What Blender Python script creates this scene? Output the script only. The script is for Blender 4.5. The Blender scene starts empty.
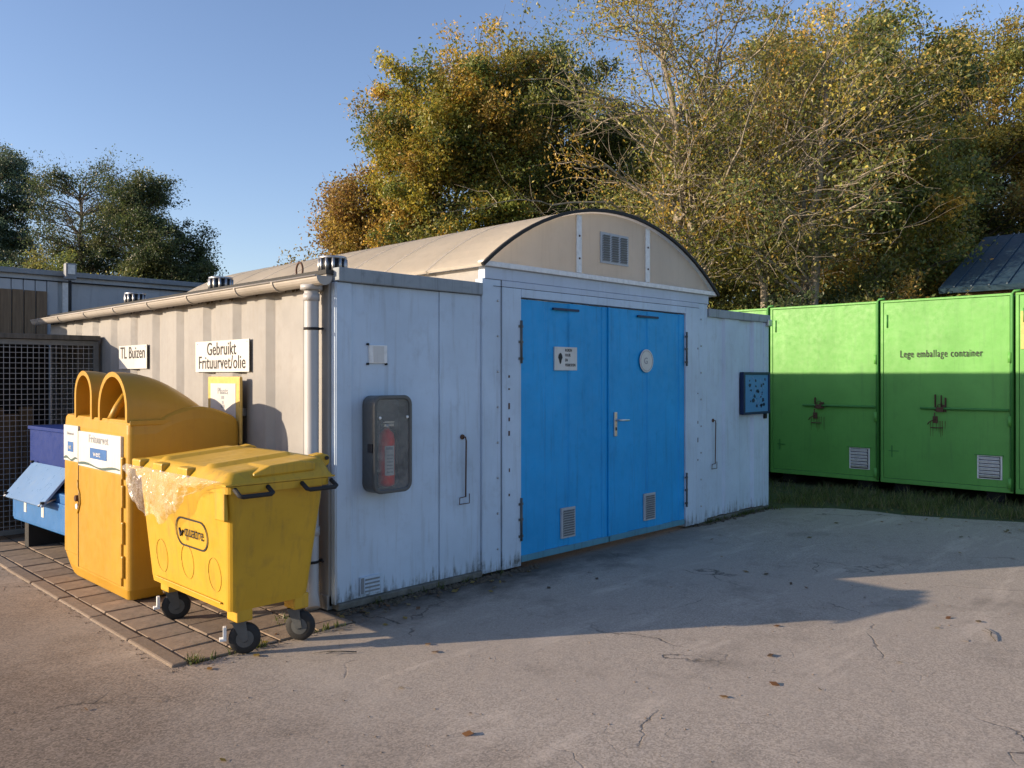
import bpy, math, random
import numpy as np
from mathutils import Vector, Matrix
random.seed(7)
RNG = np.random.default_rng(11)
S = bpy.context.scene
COL = S.collection
PI = math.pi

# ------------------------------------------------------------------ camera, world, sun
cam_d = bpy.data.cameras.new('camera')
cam = bpy.data.objects.new('camera', cam_d); COL.objects.link(cam); S.camera = cam
cam.location = (-3.128, -4.803, 1.614)
cam.rotation_euler = (math.radians(90), 0, -math.radians(45.4))
cam_d.sensor_width = 36; cam_d.lens = 36*819/1024
cam_d.shift_y = -8/1024
cam_d.clip_start = .05; cam_d.clip_end = 2000

SUN_AZ = Vector((-.850, .527, 0)).normalized(); SUN_EL = math.radians(14.4)
w = bpy.data.worlds.new('World'); S.world = w; w.use_nodes = True
nt = w.node_tree; nt.nodes.clear()
wo = nt.nodes.new('ShaderNodeOutputWorld'); bg = nt.nodes.new('ShaderNodeBackground'); sk = nt.nodes.new('ShaderNodeTexSky')
sk.sky_type = 'NISHITA'; sk.sun_disc = False; sk.sun_elevation = SUN_EL
sk.sun_rotation = math.atan2(SUN_AZ.x, SUN_AZ.y)
sk.air_density = 1.0; sk.dust_density = .6; sk.ozone_density = 2.2
bg.inputs[1].default_value = .121
tint = nt.nodes.new('ShaderNodeMix'); tint.data_type = 'RGBA'; tint.blend_type = 'MULTIPLY'; tint.inputs[0].default_value = 1; tint.inputs[7].default_value = (1.10, 1.02, 1.11, 1)
nt.links.new(sk.outputs[0], tint.inputs[6]); nt.links.new(tint.outputs[2], bg.inputs[0]); nt.links.new(bg.outputs[0], wo.inputs[0])
sd = bpy.data.lights.new('sun', 'SUN'); sd.energy = 4.5; sd.angle = math.radians(.5); sd.color = (1, .80, .58)
sun = bpy.data.objects.new('sun', sd); COL.objects.link(sun)
to_sun = Vector((SUN_AZ.x*math.cos(SUN_EL), SUN_AZ.y*math.cos(SUN_EL), math.sin(SUN_EL)))
sun.rotation_euler = to_sun.to_track_quat('Z', 'Y').to_euler(); sun.location = to_sun*60
S.view_settings.view_transform = 'Standard'; S.view_settings.look = 'None'
S.view_settings.exposure = .8; S.view_settings.gamma = 1
S.render.resolution_x = 1024; S.render.resolution_y = 768

# ------------------------------------------------------------------ materials
def newmat(name):
    m = bpy.data.materials.new(name); m.use_nodes = True
    n = m.node_tree; b = n.nodes['Principled BSDF']
    return m, n, b
def N(n, t, **kw):
    x = n.nodes.new(t)
    for k, v in kw.items(): setattr(x, k, v)
    return x
def coords(n, scale=(1,1,1)):
    tc = N(n, 'ShaderNodeTexCoord'); mp = N(n, 'ShaderNodeMapping'); mp.inputs['Scale'].default_value = scale
    n.links.new(tc.outputs['Object'], mp.inputs[0]); return mp.outputs[0]
def noise(n, vec, sc, det=4, rough=.55):
    x = N(n, 'ShaderNodeTexNoise'); x.inputs['Scale'].default_value = sc; x.inputs['Detail'].default_value = det
    x.inputs['Roughness'].default_value = rough; n.links.new(vec, x.inputs['Vector']); return x.outputs['Fac']
def rng(n, val, a, b, c=0., d=1.):
    x = N(n, 'ShaderNodeMapRange'); x.inputs[1].default_value = a; x.inputs[2].default_value = b
    x.inputs[3].default_value = c; x.inputs[4].default_value = d; n.links.new(val, x.inputs[0]); return x.outputs[0]
def math_(n, op, a, b=None):
    x = N(n, 'ShaderNodeMath', operation=op)
    for i, v in enumerate((a, b)):
        if v is None: continue
        if isinstance(v, (int, float)): x.inputs[i].default_value = v
        else: n.links.new(v, x.inputs[i])
    return x.outputs[0]
def mix(n, fac, a, b):
    x = N(n, 'ShaderNodeMix', data_type='RGBA')
    if isinstance(fac, (int, float)): x.inputs[0].default_value = fac
    else: n.links.new(fac, x.inputs[0])
    for i, v in ((6, a), (7, b)):
        if isinstance(v, tuple): x.inputs[i].default_value = (*v[:3], 1)
        else: n.links.new(v, x.inputs[i])
    return x.outputs[2]
def bump(n, b, h, strength, dist=.01):
    x = N(n, 'ShaderNodeBump'); x.inputs['Strength'].default_value = strength; x.inputs['Distance'].default_value = dist
    n.links.new(h, x.inputs['Height']); n.links.new(x.outputs[0], b.inputs['Normal'])
def sepz(n):
    tc = N(n, 'ShaderNodeTexCoord'); s = N(n, 'ShaderNodeSeparateXYZ'); n.links.new(tc.outputs['Object'], s.inputs[0]); return s.outputs
def paint(name, col, rough=.5, dirt=(.12,.10,.08), amt=.35, streak=.5, metal=0., foot=None, rust=0., wav=.15, spec=.4):
    """painted / plastic surface: cloudy fade, vertical run streaks, blotchy dirt, faint dents"""
    m, n, b = newmat(name)
    v = coords(n); vs = coords(n, (9, 9, .7))
    cloud = noise(n, v, 1.6, 5, .6)
    c = mix(n, rng(n, cloud, .3, .7, 0, 1), tuple(x*.88 for x in col), tuple(min(1, x*1.08+.004) for x in col))
    st = rng(n, noise(n, vs, 2.2, 6, .65), .52, .78, 0, streak)
    bl = rng(n, noise(n, v, 7, 8, .7), .55, .8, 0, 1)
    f = math_(n, 'MULTIPLY', math_(n, 'ADD', st, math_(n, 'MULTIPLY', bl, .5)), amt)
    c = mix(n, f, c, dirt)
    if foot:   # splashed dirt and algae with a ragged upper edge
        h, fcol, fa = foot
        z = sepz(n)[2]
        e = math_(n, 'ADD', math_(n, 'MULTIPLY', noise(n, vs, 3, 6, .7), h*1.6), -h*.55)
        g = math_(n, 'SUBTRACT', e, z)
        g = rng(n, g, -.02, .10, 0, fa)
        g = math_(n, 'MULTIPLY', g, rng(n, noise(n, v, 22, 5, .7), .35, .6, .25, 1))
        c = mix(n, g, c, fcol)
    if rust:
        r = rng(n, noise(n, v, 11, 8, .75), .66, .74, 0, rust)
        c = mix(n, r, c, (.16, .06, .025))
    n.links.new(c, b.inputs['Base Color'])
    n.links.new(rng(n, noise(n, v, 14, 4, .6), .3, .7, rough*.85, min(1, rough*1.2)), b.inputs['Roughness'])
    b.inputs['Metallic'].default_value = metal
    b.inputs['Specular IOR Level'].default_value = spec
    bump(n, b, noise(n, v, 3.5, 3, .5), wav, .02)
    return m
def plain(name, col, rough=.6, metal=0., spec=.4, var=.12, sc=25):
    m, n, b = newmat(name); v = coords(n)
    c = mix(n, rng(n, noise(n, v, sc, 4), .3, .7), tuple(x*(1-var) for x in col), tuple(min(1, x*(1+var)) for x in col))
    n.links.new(c, b.inputs['Base Color']); b.inputs['Roughness'].default_value = rough
    b.inputs['Metallic'].default_value = metal; b.inputs['Specular IOR Level'].default_value = spec
    return m
def asphalt(name, dark, light, big, gritty=1.):
    m, n, b = newmat(name); v = coords(n)
    sp = N(n, 'ShaderNodeTexVoronoi'); sp.inputs['Scale'].default_value = 120; n.links.new(v, sp.inputs['Vector'])
    spk = N(n, 'ShaderNodeSeparateColor'); n.links.new(sp.outputs['Color'], spk.inputs[0])
    fine = math_(n, 'MULTIPLY', math_(n, 'ADD', spk.outputs[0], noise(n, v, 210, 3, .7)), .5)
    c = mix(n, rng(n, fine, -.1, 1.1), dark, light)
    c = mix(n, math_(n, 'MULTIPLY', rng(n, noise(n, v, .45, 7, .6), .40, .62), .55), c, big)
    c = mix(n, rng(n, noise(n, v, 1.1, 8, .7), .54, .72, 0, .50), c, tuple(x*.80 for x in dark))          # worn dark patches
    c = mix(n, rng(n, noise(n, coords(n, (.35, 1.6, 1)), 1.7, 8, .68), .55, .75, 0, .55), c, tuple(min(1, x*1.12) for x in light))  # pale dusty tracks
    c = mix(n, rng(n, noise(n, v, 4.5, 9, .8), .60, .76, 0, .45), c, tuple(x*.65 for x in dark))
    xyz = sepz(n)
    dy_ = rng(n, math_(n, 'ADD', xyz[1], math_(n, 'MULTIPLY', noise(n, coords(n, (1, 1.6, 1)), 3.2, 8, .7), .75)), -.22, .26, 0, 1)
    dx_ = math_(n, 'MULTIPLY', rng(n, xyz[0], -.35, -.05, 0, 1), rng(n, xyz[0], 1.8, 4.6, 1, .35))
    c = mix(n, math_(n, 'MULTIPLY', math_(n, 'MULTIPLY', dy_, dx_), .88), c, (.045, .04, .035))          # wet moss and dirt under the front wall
    fx = math_(n, 'ADD', xyz[0], math_(n, 'MULTIPLY', noise(n, v, .9, 6, .65), 2.2))
    br = mix(n, rng(n, fine, .2, .8), (.065, .048, .034), (.25, .185, .135))
    c = mix(n, rng(n, fx, -.9, .5, .80, 0), c, br)                                                       # brown grit washed over the left of the yard
    crs = None
    for sc_, w_, a_ in ((.55, .006, .8), (1.7, .010, .22)):
        cr = N(n, 'ShaderNodeTexVoronoi', feature='DISTANCE_TO_EDGE'); cr.inputs['Scale'].default_value = sc_
        wv = N(n, 'ShaderNodeVectorMath', operation='ADD'); nn = N(n, 'ShaderNodeTexNoise'); nn.inputs['Scale'].default_value = 2.5; nn.inputs['Detail'].default_value = 6
        n.links.new(v, nn.inputs['Vector']); sc = N(n, 'ShaderNodeVectorMath', operation='SCALE'); sc.inputs[3].default_value = .55
        n.links.new(nn.outputs['Color'], sc.inputs[0]); n.links.new(v, wv.inputs[0]); n.links.new(sc.outputs[0], wv.inputs[1]); n.links.new(wv.outputs[0], cr.inputs['Vector'])
        k = math_(n, 'MULTIPLY', rng(n, cr.outputs['Distance'], 0, w_, 1, 0), rng(n, noise(n, v, .8+sc_, 3), .50, .60, 0, a_))
        crs = k if crs is None else math_(n, 'MAXIMUM', crs, k)
    c = mix(n, crs, c, (.02, .018, .016))
    n.links.new(c, b.inputs['Base Color']); b.inputs['Roughness'].default_value = .93; b.inputs['Specular IOR Level'].default_value = .2
    h = math_(n, 'SUBTRACT', math_(n, 'ADD', math_(n, 'MULTIPLY', fine, .45*gritty), math_(n, 'MULTIPLY', noise(n, v, 5, 6), 1.5)), math_(n, 'MULTIPLY', crs, 1.5))
    bump(n, b, h, .3, .010)
    return m
def leafmat(name, trans=.48):
    m, n, b = newmat(name)
    a = N(n, 'ShaderNodeAttribute', attribute_name='tint')
    n.links.new(a.outputs['Color'], b.inputs['Base Color']); b.inputs['Roughness'].default_value = .42
    b.inputs['Specular IOR Level'].default_value = .55
    t = N(n, 'ShaderNodeBsdfTranslucent'); n.links.new(a.outputs['Color'], t.inputs[0])
    x = N(n, 'ShaderNodeMixShader'); x.inputs[0].default_value = trans
    o = n.nodes['Material Output']
    n.links.new(b.outputs[0], x.inputs[1]); n.links.new(t.outputs[0], x.inputs[2]); n.links.new(x.outputs[0], o.inputs[0])
    return m
def bark(name, col, hi):
    m, n, b = newmat(name); v = coords(n, (1, 1, .35))
    c = mix(n, rng(n, noise(n, v, 9, 7, .7), .35, .65), col, hi)
    n.links.new(c, b.inputs['Base Color']); b.inputs['Roughness'].default_value = .9
    bump(n, b, noise(n, v, 22, 5, .7), .6, .02)
    return m
def wood(name, a, c2):
    m, n, b = newmat(name); v = coords(n, (14, 14, .8))
    c = mix(n, rng(n, noise(n, v, 2.5, 7, .65), .3, .7), a, c2)
    n.links.new(c, b.inputs['Base Color']); b.inputs['Roughness'].default_value = .85
    bump(n, b, noise(n, v, 5, 5), .3, .006)
    return m
def stone(name, a, c2, sc=18):
    m, n, b = newmat(name); v = coords(n)
    oi = N(n, 'ShaderNodeObjectInfo')
    c = mix(n, rng(n, noise(n, v, sc, 8, .7), .3, .7), a, c2)
    c = mix(n, math_(n, 'MULTIPLY', oi.outputs['Random'], .45), c, tuple(x*.6 for x in a))
    moss = rng(n, noise(n, v, 3.1, 8, .75), .56, .72, 0, .6)
    c = mix(n, moss, c, (.05, .05, .02))
    n.links.new(c, b.inputs['Base Color']); b.inputs['Roughness'].default_value = .92
    bump(n, b, noise(n, v, 70, 5, .7), .5, .006)
    return m

M = {}
M['shed'] = paint('shed_paint_shade_tone', (.48, .59, .71), .55, (.16, .14, .11), .42, .75, foot=(.42, (.07, .07, .055), .9), wav=.25)  # blue sky light on the shaded front is put into this colour
M['shed_side'] = paint('shed_paint_sun_tone', (.275, .27, .26), .6, (.20, .16, .12), .45, .6, foot=(.22, (.10, .09, .06), .7), wav=.15)  # same paint as the front, in a separate tone for the sunlit side
M['rail'] = paint('rail_paint', (.27, .31, .34), .65, (.05, .055, .045), 1.0, .7, rust=.1)
M['lintel'] = paint('lintel_paint', (.46, .54, .65), .55, (.18, .16, .13), .35, .6)
M['white_trim'] = plain('white_trim', (.74, .74, .72), .5)
M['door'] = paint('door_paint', (.003, .31, .68), .5, (.008, .09, .19), .45, .8, foot=(.24, (.05, .10, .13), .9), wav=.5)
M['door_sill'] = paint('door_sill', (.08, .25, .34), .7, (.05, .05, .045), .9, .5, rust=.4)
M['ruststain'] = plain('rust_stain', (.09, .13, .03), .8)
M['joint'] = plain('sheet_joint', (.36, .33, .28), .7)
M['dark'] = plain('dark_gap', (.012, .012, .014), .8)
M['gutter'] = paint('gutter_pvc', (.40, .37, .33), .45, (.16, .13, .09), .6, .4)
M['pipe'] = paint('pipe_pvc', (.42, .42, .42), .4, (.2, .18, .15), .3, .5)
M['roofing'] = plain('bitumen', (.05, .05, .048), .9)
M['arch'] = paint('roof_sheet', (.66, .60, .50), .6, (.15, .13, .10), .85, .35, wav=.25)
M['gable'] = paint('gable_sheet', (.80, .72, .62), .6, (.2, .17, .13), .5, .6, wav=.12)
for k_, f_ in (('arch', .62), ('gable', .6)):   # glass-fibre sheet: daylight passes through it, diffused
    n_ = M[k_].node_tree; b_ = n_.nodes['Principled BSDF']; t_ = n_.nodes.new('ShaderNodeBsdfTranslucent'); t_.inputs[0].default_value = (.96, .92, .84, 1)
    x_ = n_.nodes.new('ShaderNodeMixShader'); x_.inputs[0].default_value = f_
    n_.links.new(b_.outputs[0], x_.inputs[1]); n_.links.new(t_.outputs[0], x_.inputs[2]); n_.links.new(x_.outputs[0], n_.nodes['Material Output'].inputs[0])
M['rubber'] = plain('rubber', (.02, .02, .02), .75)
M['galv'] = plain('galvanised', (.42, .43, .44), .38, .8)
M['steel'] = plain('steel', (.6, .6, .6), .28, .9)
M['rust'] = paint('rusty_iron', (.10, .05, .03), .85, (.03, .02, .015), .6, .5)
M['white'] = paint('sign_white', (.58, .575, .55), .45, (.25, .21, .16), .28, .8, wav=.05)
M['black'] = plain('print_black', (.012, .012, .015), .6)
M['printblue'] = plain('print_blue', (.03, .12, .33), .5)
M['printgrey'] = plain('print_grey', (.28, .30, .33), .6)
M['printdark'] = plain('print_darkgreen', (.05, .09, .08), .6)
M['signyellow'] = plain('sign_yellow', (.60, .41, .11), .5)
M['lamp_glass'] = plain('lamp_glass', (.5, .5, .5), .15, spec=.7)
M['bank'] = paint('bank_plastic', (.44, .24, .018), .42, (.28, .13, .03), .45, .6, wav=.06, foot=(.10, (.25, .13, .04), .5))
M['bin'] = paint('bin_plastic', (.53, .315, .02), .45, (.16, .11, .04), .75, .6, wav=.06, foot=(.12, (.16, .12, .06), .7))
M['navy'] = paint('navy_plastic', (.004, .026, .17), .5, (.01, .03, .09), .4, .4, spec=.2)
M['blue_box'] = paint('blue_box_paint', (.015, .13, .36), .5, (.05, .08, .11), .5, .5)
M['flap'] = paint('pale_blue_flap', (.17, .29, .50), .3, (.3, .36, .42), .6, .5)
M['green'] = paint('container_green', (.112, .355, .066), .5, (.06, .17, .05), .45, .8, wav=.22, foot=(.2, (.03, .09, .03), .8))
M['greenpost'] = paint('container_frame_green', (.06, .24, .05), .55, (.03, .08, .03), .5, .5)
M['noticeblue'] = paint('notice_blue', (.07, .24, .46), .5, (.12, .22, .36), .9, .3)
M['noticedark'] = plain('notice_dark', (.004, .02, .07), .5)
M['backclad'] = paint('grey_cladding', (.40, .42, .44), .5, (.15, .15, .15), .5, .7)
M['backcap'] = plain('cap_grey', (.20, .22, .24), .5)
M['plank'] = wood('brown_plank', (.13, .085, .05), (.25, .17, .10))
M['cage_frame'] = plain('cage_frame', (.16, .17, .17), .6, .3)
M['wire'] = plain('wire', (.30, .32, .35), .5, .4)
M['roofboard'] = wood('roof_board', (.06, .055, .045), (.13, .12, .10))
M['cabgrey'] = plain('cabinet_grey', (.085, .09, .09), .35)
M['ext_red'] = plain('extinguisher_red', (.80, .035, .02), .3)
M['tile'] = stone('paving_stone', (.19, .14, .10), (.36, .275, .20))
M['kerb'] = stone('kerb_concrete', (.18, .14, .105), (.30, .235, .18), 25)
M['soil'] = stone('joint_soil', (.06, .048, .034), (.12, .095, .065), 30)
M['footing'] = stone('footing_concrete', (.07, .07, .055), (.20, .195, .175), 12)
M['asphalt'] = asphalt('asphalt', (.13, .112, .092), (.60, .51, .42), (.38, .325, .27))
#M['gravel'] = asphalt('gritty_path', (.09, .065, .048), (.34, .25, .18), (.16, .115, .08), 2.)
M['grassland'] = stone('field_soil', (.05, .065, .02), (.09, .10, .035), 3)
M['bluroof'] = paint('dark_blue_roof', (.02, .05, .08), .5, (.08, .10, .11), .6, .6)
M['brick'] = stone('far_wall', (.16, .10, .07), (.22, .14, .10), 8)
M['leaf'] = leafmat('leaves')
M['bark'] = bark('bark_brown', (.05, .042, .032), (.13, .115, .09))
M['palebark'] = bark('bark_pale', (.13, .11, .085), (.40, .35, .27))
# clear plastic film and cabinet window
def film(name, col, fac, rough):
    m, n, b = newmat(name); b.inputs['Base Color'].default_value = (*col, 1); b.inputs['Roughness'].default_value = rough
    b.inputs['Specular IOR Level'].default_value = .9
    t = N(n, 'ShaderNodeBsdfTransparent'); t.inputs[0].default_value = (.96, .96, .95, 1)
    x = N(n, 'ShaderNodeMixShader'); v = coords(n)
    n.links.new(rng(n, noise(n, v, 7, 6, .65), .3, .7, fac*.5, min(1, fac*1.5)), x.inputs[0])
    n.links.new(t.outputs[0], x.inputs[1]); n.links.new(b.outputs[0], x.inputs[2]); n.links.new(x.outputs[0], n.nodes['Material Output'].inputs[0])
    bump(n, b, noise(n, v, 16, 5, .6), .6, .01)
    return m
M['film'] = film('plastic_film', (.90, .88, .84), .20, .13)
_n = M['film'].node_tree; _b = _n.nodes['Principled BSDF']; _v = coords(_n, (1, 1, .8))
_h = math_(_n, 'ADD', math_(_n, 'ABSOLUTE', math_(_n, 'SUBTRACT', noise(_n, _v, 5, 2, .5), .5)), math_(_n, 'MULTIPLY', math_(_n, 'ABSOLUTE', math_(_n, 'SUBTRACT', noise(_n, _v, 13, 2, .5), .5)), .5))
bump(_n, _b, _h, 1., .08)
M['window'] = film('smoked_window', (.34, .36, .36), .22, .12)

# ------------------------------------------------------------------ object helpers
ORG = {}
class MB:
    def __init__(s): s.v = []; s.f = []; s.smooth = []
    def add(s, vs, fs, sm=False):
        o = len(s.v); s.v += [tuple(x) for x in vs]
        for q in fs: s.f.append(tuple(i+o for i in q)); s.smooth.append(sm)
        return s
    def box(s, x0, y0, z0, x1, y1, z1):
        vs = [(x, y, z) for z in (z0, z1) for y in (y0, y1) for x in (x0, x1)]
        return s.add(vs, [(0,2,3,1), (4,5,7,6), (0,1,5,4), (2,6,7,3), (0,4,6,2), (1,3,7,5)])
    def frustum(s, b, t, z0, z1):   # b, t = (x0,y0,x1,y1)
        vs = [(b[0],b[1],z0),(b[2],b[1],z0),(b[0],b[3],z0),(b[2],b[3],z0),(t[0],t[1],z1),(t[2],t[1],z1),(t[0],t[3],z1),(t[2],t[3],z1)]
        return s.add(vs, [(0,2,3,1), (4,5,7,6), (0,1,5,4), (2,6,7,3), (0,4,6,2), (1,3,7,5)])
    def prism(s, pts, axis, a, b):
        """polygon pts (p,q) swept along axis from a to b; planes: x->(y,z) y->(x,z) z->(x,y)"""
        def mk(p, t): return {'x': (t, p[0], p[1]), 'y': (p[0], t, p[1]), 'z': (p[0], p[1], t)}[axis]
        n = len(pts); vs = [mk(p, a) for p in pts]+[mk(p, b) for p in pts]
        fs = [tuple(range(n))[::-1], tuple(range(n, 2*n))]+[(i, (i+1) % n, (i+1) % n+n, i+n) for i in range(n)]
        return s.add(vs, fs)
    def tube(s, pts, r, n=8, cap=True, sm=True):
        pts = [Vector(p) for p in pts]; rs = r if isinstance(r, (list, tuple)) else [r]*len(pts)
        vs = []; prev = None
        for i, p in enumerate(pts):
            d = (pts[min(i+1, len(pts)-1)]-pts[max(i-1, 0)]).normalized()
            if prev is None:
                a = d.cross(Vector((0, 0, 1)));
                if a.length < .1: a = d.cross(Vector((0, 1, 0)))
                a.normalize()
            else:
                a = (prev-d*prev.dot(d)).normalized()
            prev = a; b = d.cross(a)
            for k in range(n):
                t = 2*PI*k/n; vs.append(p+(a*math.cos(t)+b*math.sin(t))*rs[i])
        fs = []
        for i in range(len(pts)-1):
            for k in range(n): fs.append((i*n+k, i*n+(k+1) % n, (i+1)*n+(k+1) % n, (i+1)*n+k))
        s.add(vs, fs, sm)
        if cap:
            o = len(s.v)-len(vs); s.f.append(tuple(o+k for k in range(n))[::-1]); s.f.append(tuple(o+len(vs)-n+k for k in range(n))); s.smooth += [False]*2
        return s
    def lathe(s, prof, c, n=20, axis='z', sm=True):
        vs = []
        for (r, h) in prof:
            for k in range(n):
                t = 2*PI*k/n; a, b = r*math.cos(t), r*math.sin(t)
                vs.append({'z': (c[0]+a, c[1]+b, c[2]+h), 'y': (c[0]+a, c[1]+h, c[2]+b), 'x': (c[0]+h, c[1]+a, c[2]+b)}[axis])
        fs = [(i*n+k, i*n+(k+1) % n, (i+1)*n+(k+1) % n, (i+1)*n+k) for i in range(len(prof)-1) for k in range(n)]
        s.add(vs, fs, sm); o = len(s.v)-len(vs)
        s.f.append(tuple(o+k for k in range(n))); s.f.append(tuple(o+len(vs)-n+k for k in range(n))); s.smooth += [False]*2
        return s
    def text(s, body, size, org, right, up, align='CENTER', ext=.0008, stretch=1., bold=.004, spc=1.04):
        c = bpy.data.curves.new('t', 'FONT'); c.body = body; c.size = size; c.align_x = align; c.resolution_u = 3; c.offset = bold*size; c.extrude = ext
        c.space_line = .85; c.space_character = spc
        o = bpy.data.objects.new('t', c); COL.objects.link(o)
        me = bpy.data.meshes.new_from_object(o); R = Vector(right); U = Vector(up); Nn = R.cross(U); O = Vector(org)
        vs = [O+R*v.co.x*stretch+U*v.co.y+Nn*v.co.z for v in me.vertices]
        s.add(vs, [tuple(p.vertices) for p in me.polygons])
        bpy.data.objects.remove(o); bpy.data.curves.remove(c); bpy.data.meshes.remove(me)
        return s
    def build(s, name, mat, parent=None, bevel=0., seg=2, label=None, fix=True, smooth=None):
        org = Vector(ORG.get(parent.name, (0,0,0))) if parent else Vector((0,0,0))
        me = bpy.data.meshes.new(name)
        me.from_pydata([(v[0]-org.x, v[1]-org.y, v[2]-org.z) for v in s.v], [], s.f)
        if fix:
            import bmesh
            bm = bmesh.new(); bm.from_mesh(me); bmesh.ops.recalc_face_normals(bm, faces=bm.faces); bm.to_mesh(me); bm.free()
        me.polygons.foreach_set('use_smooth', s.smooth if smooth is None else [smooth]*len(s.f))
        me.materials.append(mat)
        o = bpy.data.objects.new(name, me); COL.objects.link(o)
        if parent: o.parent = parent; ORG[o.name] = tuple(org)
        if bevel:
            b = o.modifiers.new('bevel', 'BEVEL'); b.width = bevel; b.segments = seg; b.limit_method = 'ANGLE'; b.angle_limit = .6
            b.harden_normals = False
        if label: o['label'] = label
        return o
def B(*a): return MB().box(*a)
def thing(name, label, cat, loc, rz=0., group=None):
    o = bpy.data.objects.new(name, None); COL.objects.link(o); o.location = loc; o.rotation_euler = (0, 0, rz)
    o['label'] = label; o['category'] = cat
    if group: o['group'] = group
    ORG[o.name] = tuple(loc); return o
def local(o): ORG[o.name] = (0, 0, 0); return o       # build the parts in the thing's own coordinates
def tag(o, label, cat, group=None):
    o['label'] = label; o['category'] = cat
    if group: o['group'] = group
    return o
def struct(o): o['kind'] = 'structure'; return o
def stuff(o, label=None):
    o['kind'] = 'stuff'
    if label: o['label'] = label
    return o
def copy_tree(o, parent=None):
    c = o.copy(); COL.objects.link(c); c.parent = parent
    for ch in list(o.children): copy_tree(ch, c)
    return c

# ------------------------------------------------------------------ ground
def sheet(name, pts, z, mat, parent=None, sub=0):
    m = MB(); m.add([(x, y, z) for x, y in pts], [tuple(range(len(pts)))]); return m.build(name, mat, parent)
struct(sheet('ground', [(-400,-400),(400,-400),(400,400),(-400,400)], -.012, M['grassland']))
yard = [(-30,-30),(30,-30),(30,-12.),(10.2,-9.5),(8.6,-6.),(7.75,-3.6),(7.3,-2.5),(7.05,-1.9),(6.85,-1.35),(6.88,-.95),(6.75,-.55),(6.45,-.2),(6.22,-.02),(6.2,3),(6.2,9),(-30,9)]
struct(sheet('asphalt_yard', yard, -.004, M['asphalt']))
#struct(sheet('gravel_path', [(-1.24,.2),(-1.24,8),(-9,8),(-9,-.9),(-4.2,-1.15),(-3.1,-.95),(-2.3,-.55),(-1.75,-.1)], 0., M['gravel']))

pv = thing('pavement', '', '', (-.6, 3, 0)); del pv['label']; del pv['category']; pv['kind'] = 'structure'
B(-1.122, -.30, -.02, -.02, 7.4, .0).build('joint_bed', M['soil'], pv)
tm = B(-.1285, -.1285, 0, .1285, .1285, .03)
t0 = None
for r in range(4):
    y = -.30+.13+(0 if r % 2 == 0 else -.0)
    k = 0
    off = .135 if r % 2 else 0
    yy = -.295+.135+off
    while yy < 7.3:
        x = -1.118+.135+r*.272
        if t0 is None:
            t0 = tm.build('paving_tile', M['tile'], None, bevel=.006, seg=1); t = t0; t0.parent = pv
        else:
            t = t0.copy(); COL.objects.link(t)
        t.location = (x+.6, yy-3, -.022+random.uniform(-.004, .003))
        t.rotation_euler = (random.uniform(-.008,.008), random.uniform(-.008,.008), random.uniform(-.012,.012))
        yy += .272
for r in (1, 3):
    x = -1.118+.135+r*.272
    B(x-.131, -.29, -.02, x+.131, -.165, .007).build('half_tile', M['tile'], pv, bevel=.006, seg=1)
k0 = None
for i in range(12):
    y = -.28+i*.655
    if k0 is None:
        k0 = B(-.05, 0, 0, .05, .645, .05).build('kerb_stone', M['kerb'], None, bevel=.012); k0.parent = pv; t = k0
    else: t = k0.copy(); COL.objects.link(t)
    t.location = (-1.175+.6+random.uniform(-.004,.004), y-3, -.040+random.uniform(-.004,.004))

# ------------------------------------------------------------------ the shed
W, D, H = 6.2, 6.1, 2.33
sh = thing('storage_shed', 'pale grey metal shed with an arched roof and two tall blue doors', 'shed', (3.1, 3.05, 0))
# corrugated left wall
prof = []; y = .31
xs = [(.20, 0.), (.25, .04), (.31, .04)]
while y < 5.9:
    xs += [(y, .04), (y+.075, 0.), (y+.37, 0.), (y+.43, .04)]; y += .535
xs += [(6.0, .04), (6.03, 0.)]
m = MB()
vs = [(x, yy, z) for yy, x in xs for z in (.10, 2.27)]
m.add(vs, [(2*i, 2*i+1, 2*i+3, 2*i+2) for i in range(len(xs)-1)])
m.build('corrugated_side', M['shed_side'], sh)
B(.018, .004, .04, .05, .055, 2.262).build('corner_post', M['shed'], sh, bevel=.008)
B(.0, .055, .02, .06, .20, 2.27).build('side_post', M['shed_side'], sh, bevel=.006)
B(-.01, .055, .0, .07, 6.1, .10).build('bottom_rail', M['shed_side'], sh, bevel=.006)
B(-.02, .05, 2.27, .06, 6.1, 2.315).build('side_roof_rail', M['shed_side'], sh, bevel=.004)
B(0, 6.03, 0, W, 6.1, 2.31).build('back_wall', M['shed_side'], sh)
B(W-.05, .01, 0, W-.0, 6.03, 2.31).build('right_wall', M['shed_side'], sh)
B(-.03, .04, 2.315, 1.45, 6.12, 2.345).build('flat_roof', M['roofing'], sh)
B(4.75, .04, 2.315, W+.02, 6.12, 2.345).build('flat_roof', M['roofing'], sh)
# front, left bay
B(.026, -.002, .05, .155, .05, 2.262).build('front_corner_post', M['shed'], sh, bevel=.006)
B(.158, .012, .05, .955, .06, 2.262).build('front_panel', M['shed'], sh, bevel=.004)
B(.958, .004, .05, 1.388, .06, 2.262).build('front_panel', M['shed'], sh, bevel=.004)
B(.030, -.028, 2.265, 1.386, .05, 2.362).build('front_roof_rail', M['rail'], sh, bevel=.006)
B(.03, -.02, .0, 1.385, .08, .05).build('footing', M['footing'], sh, bevel=.01)
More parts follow.
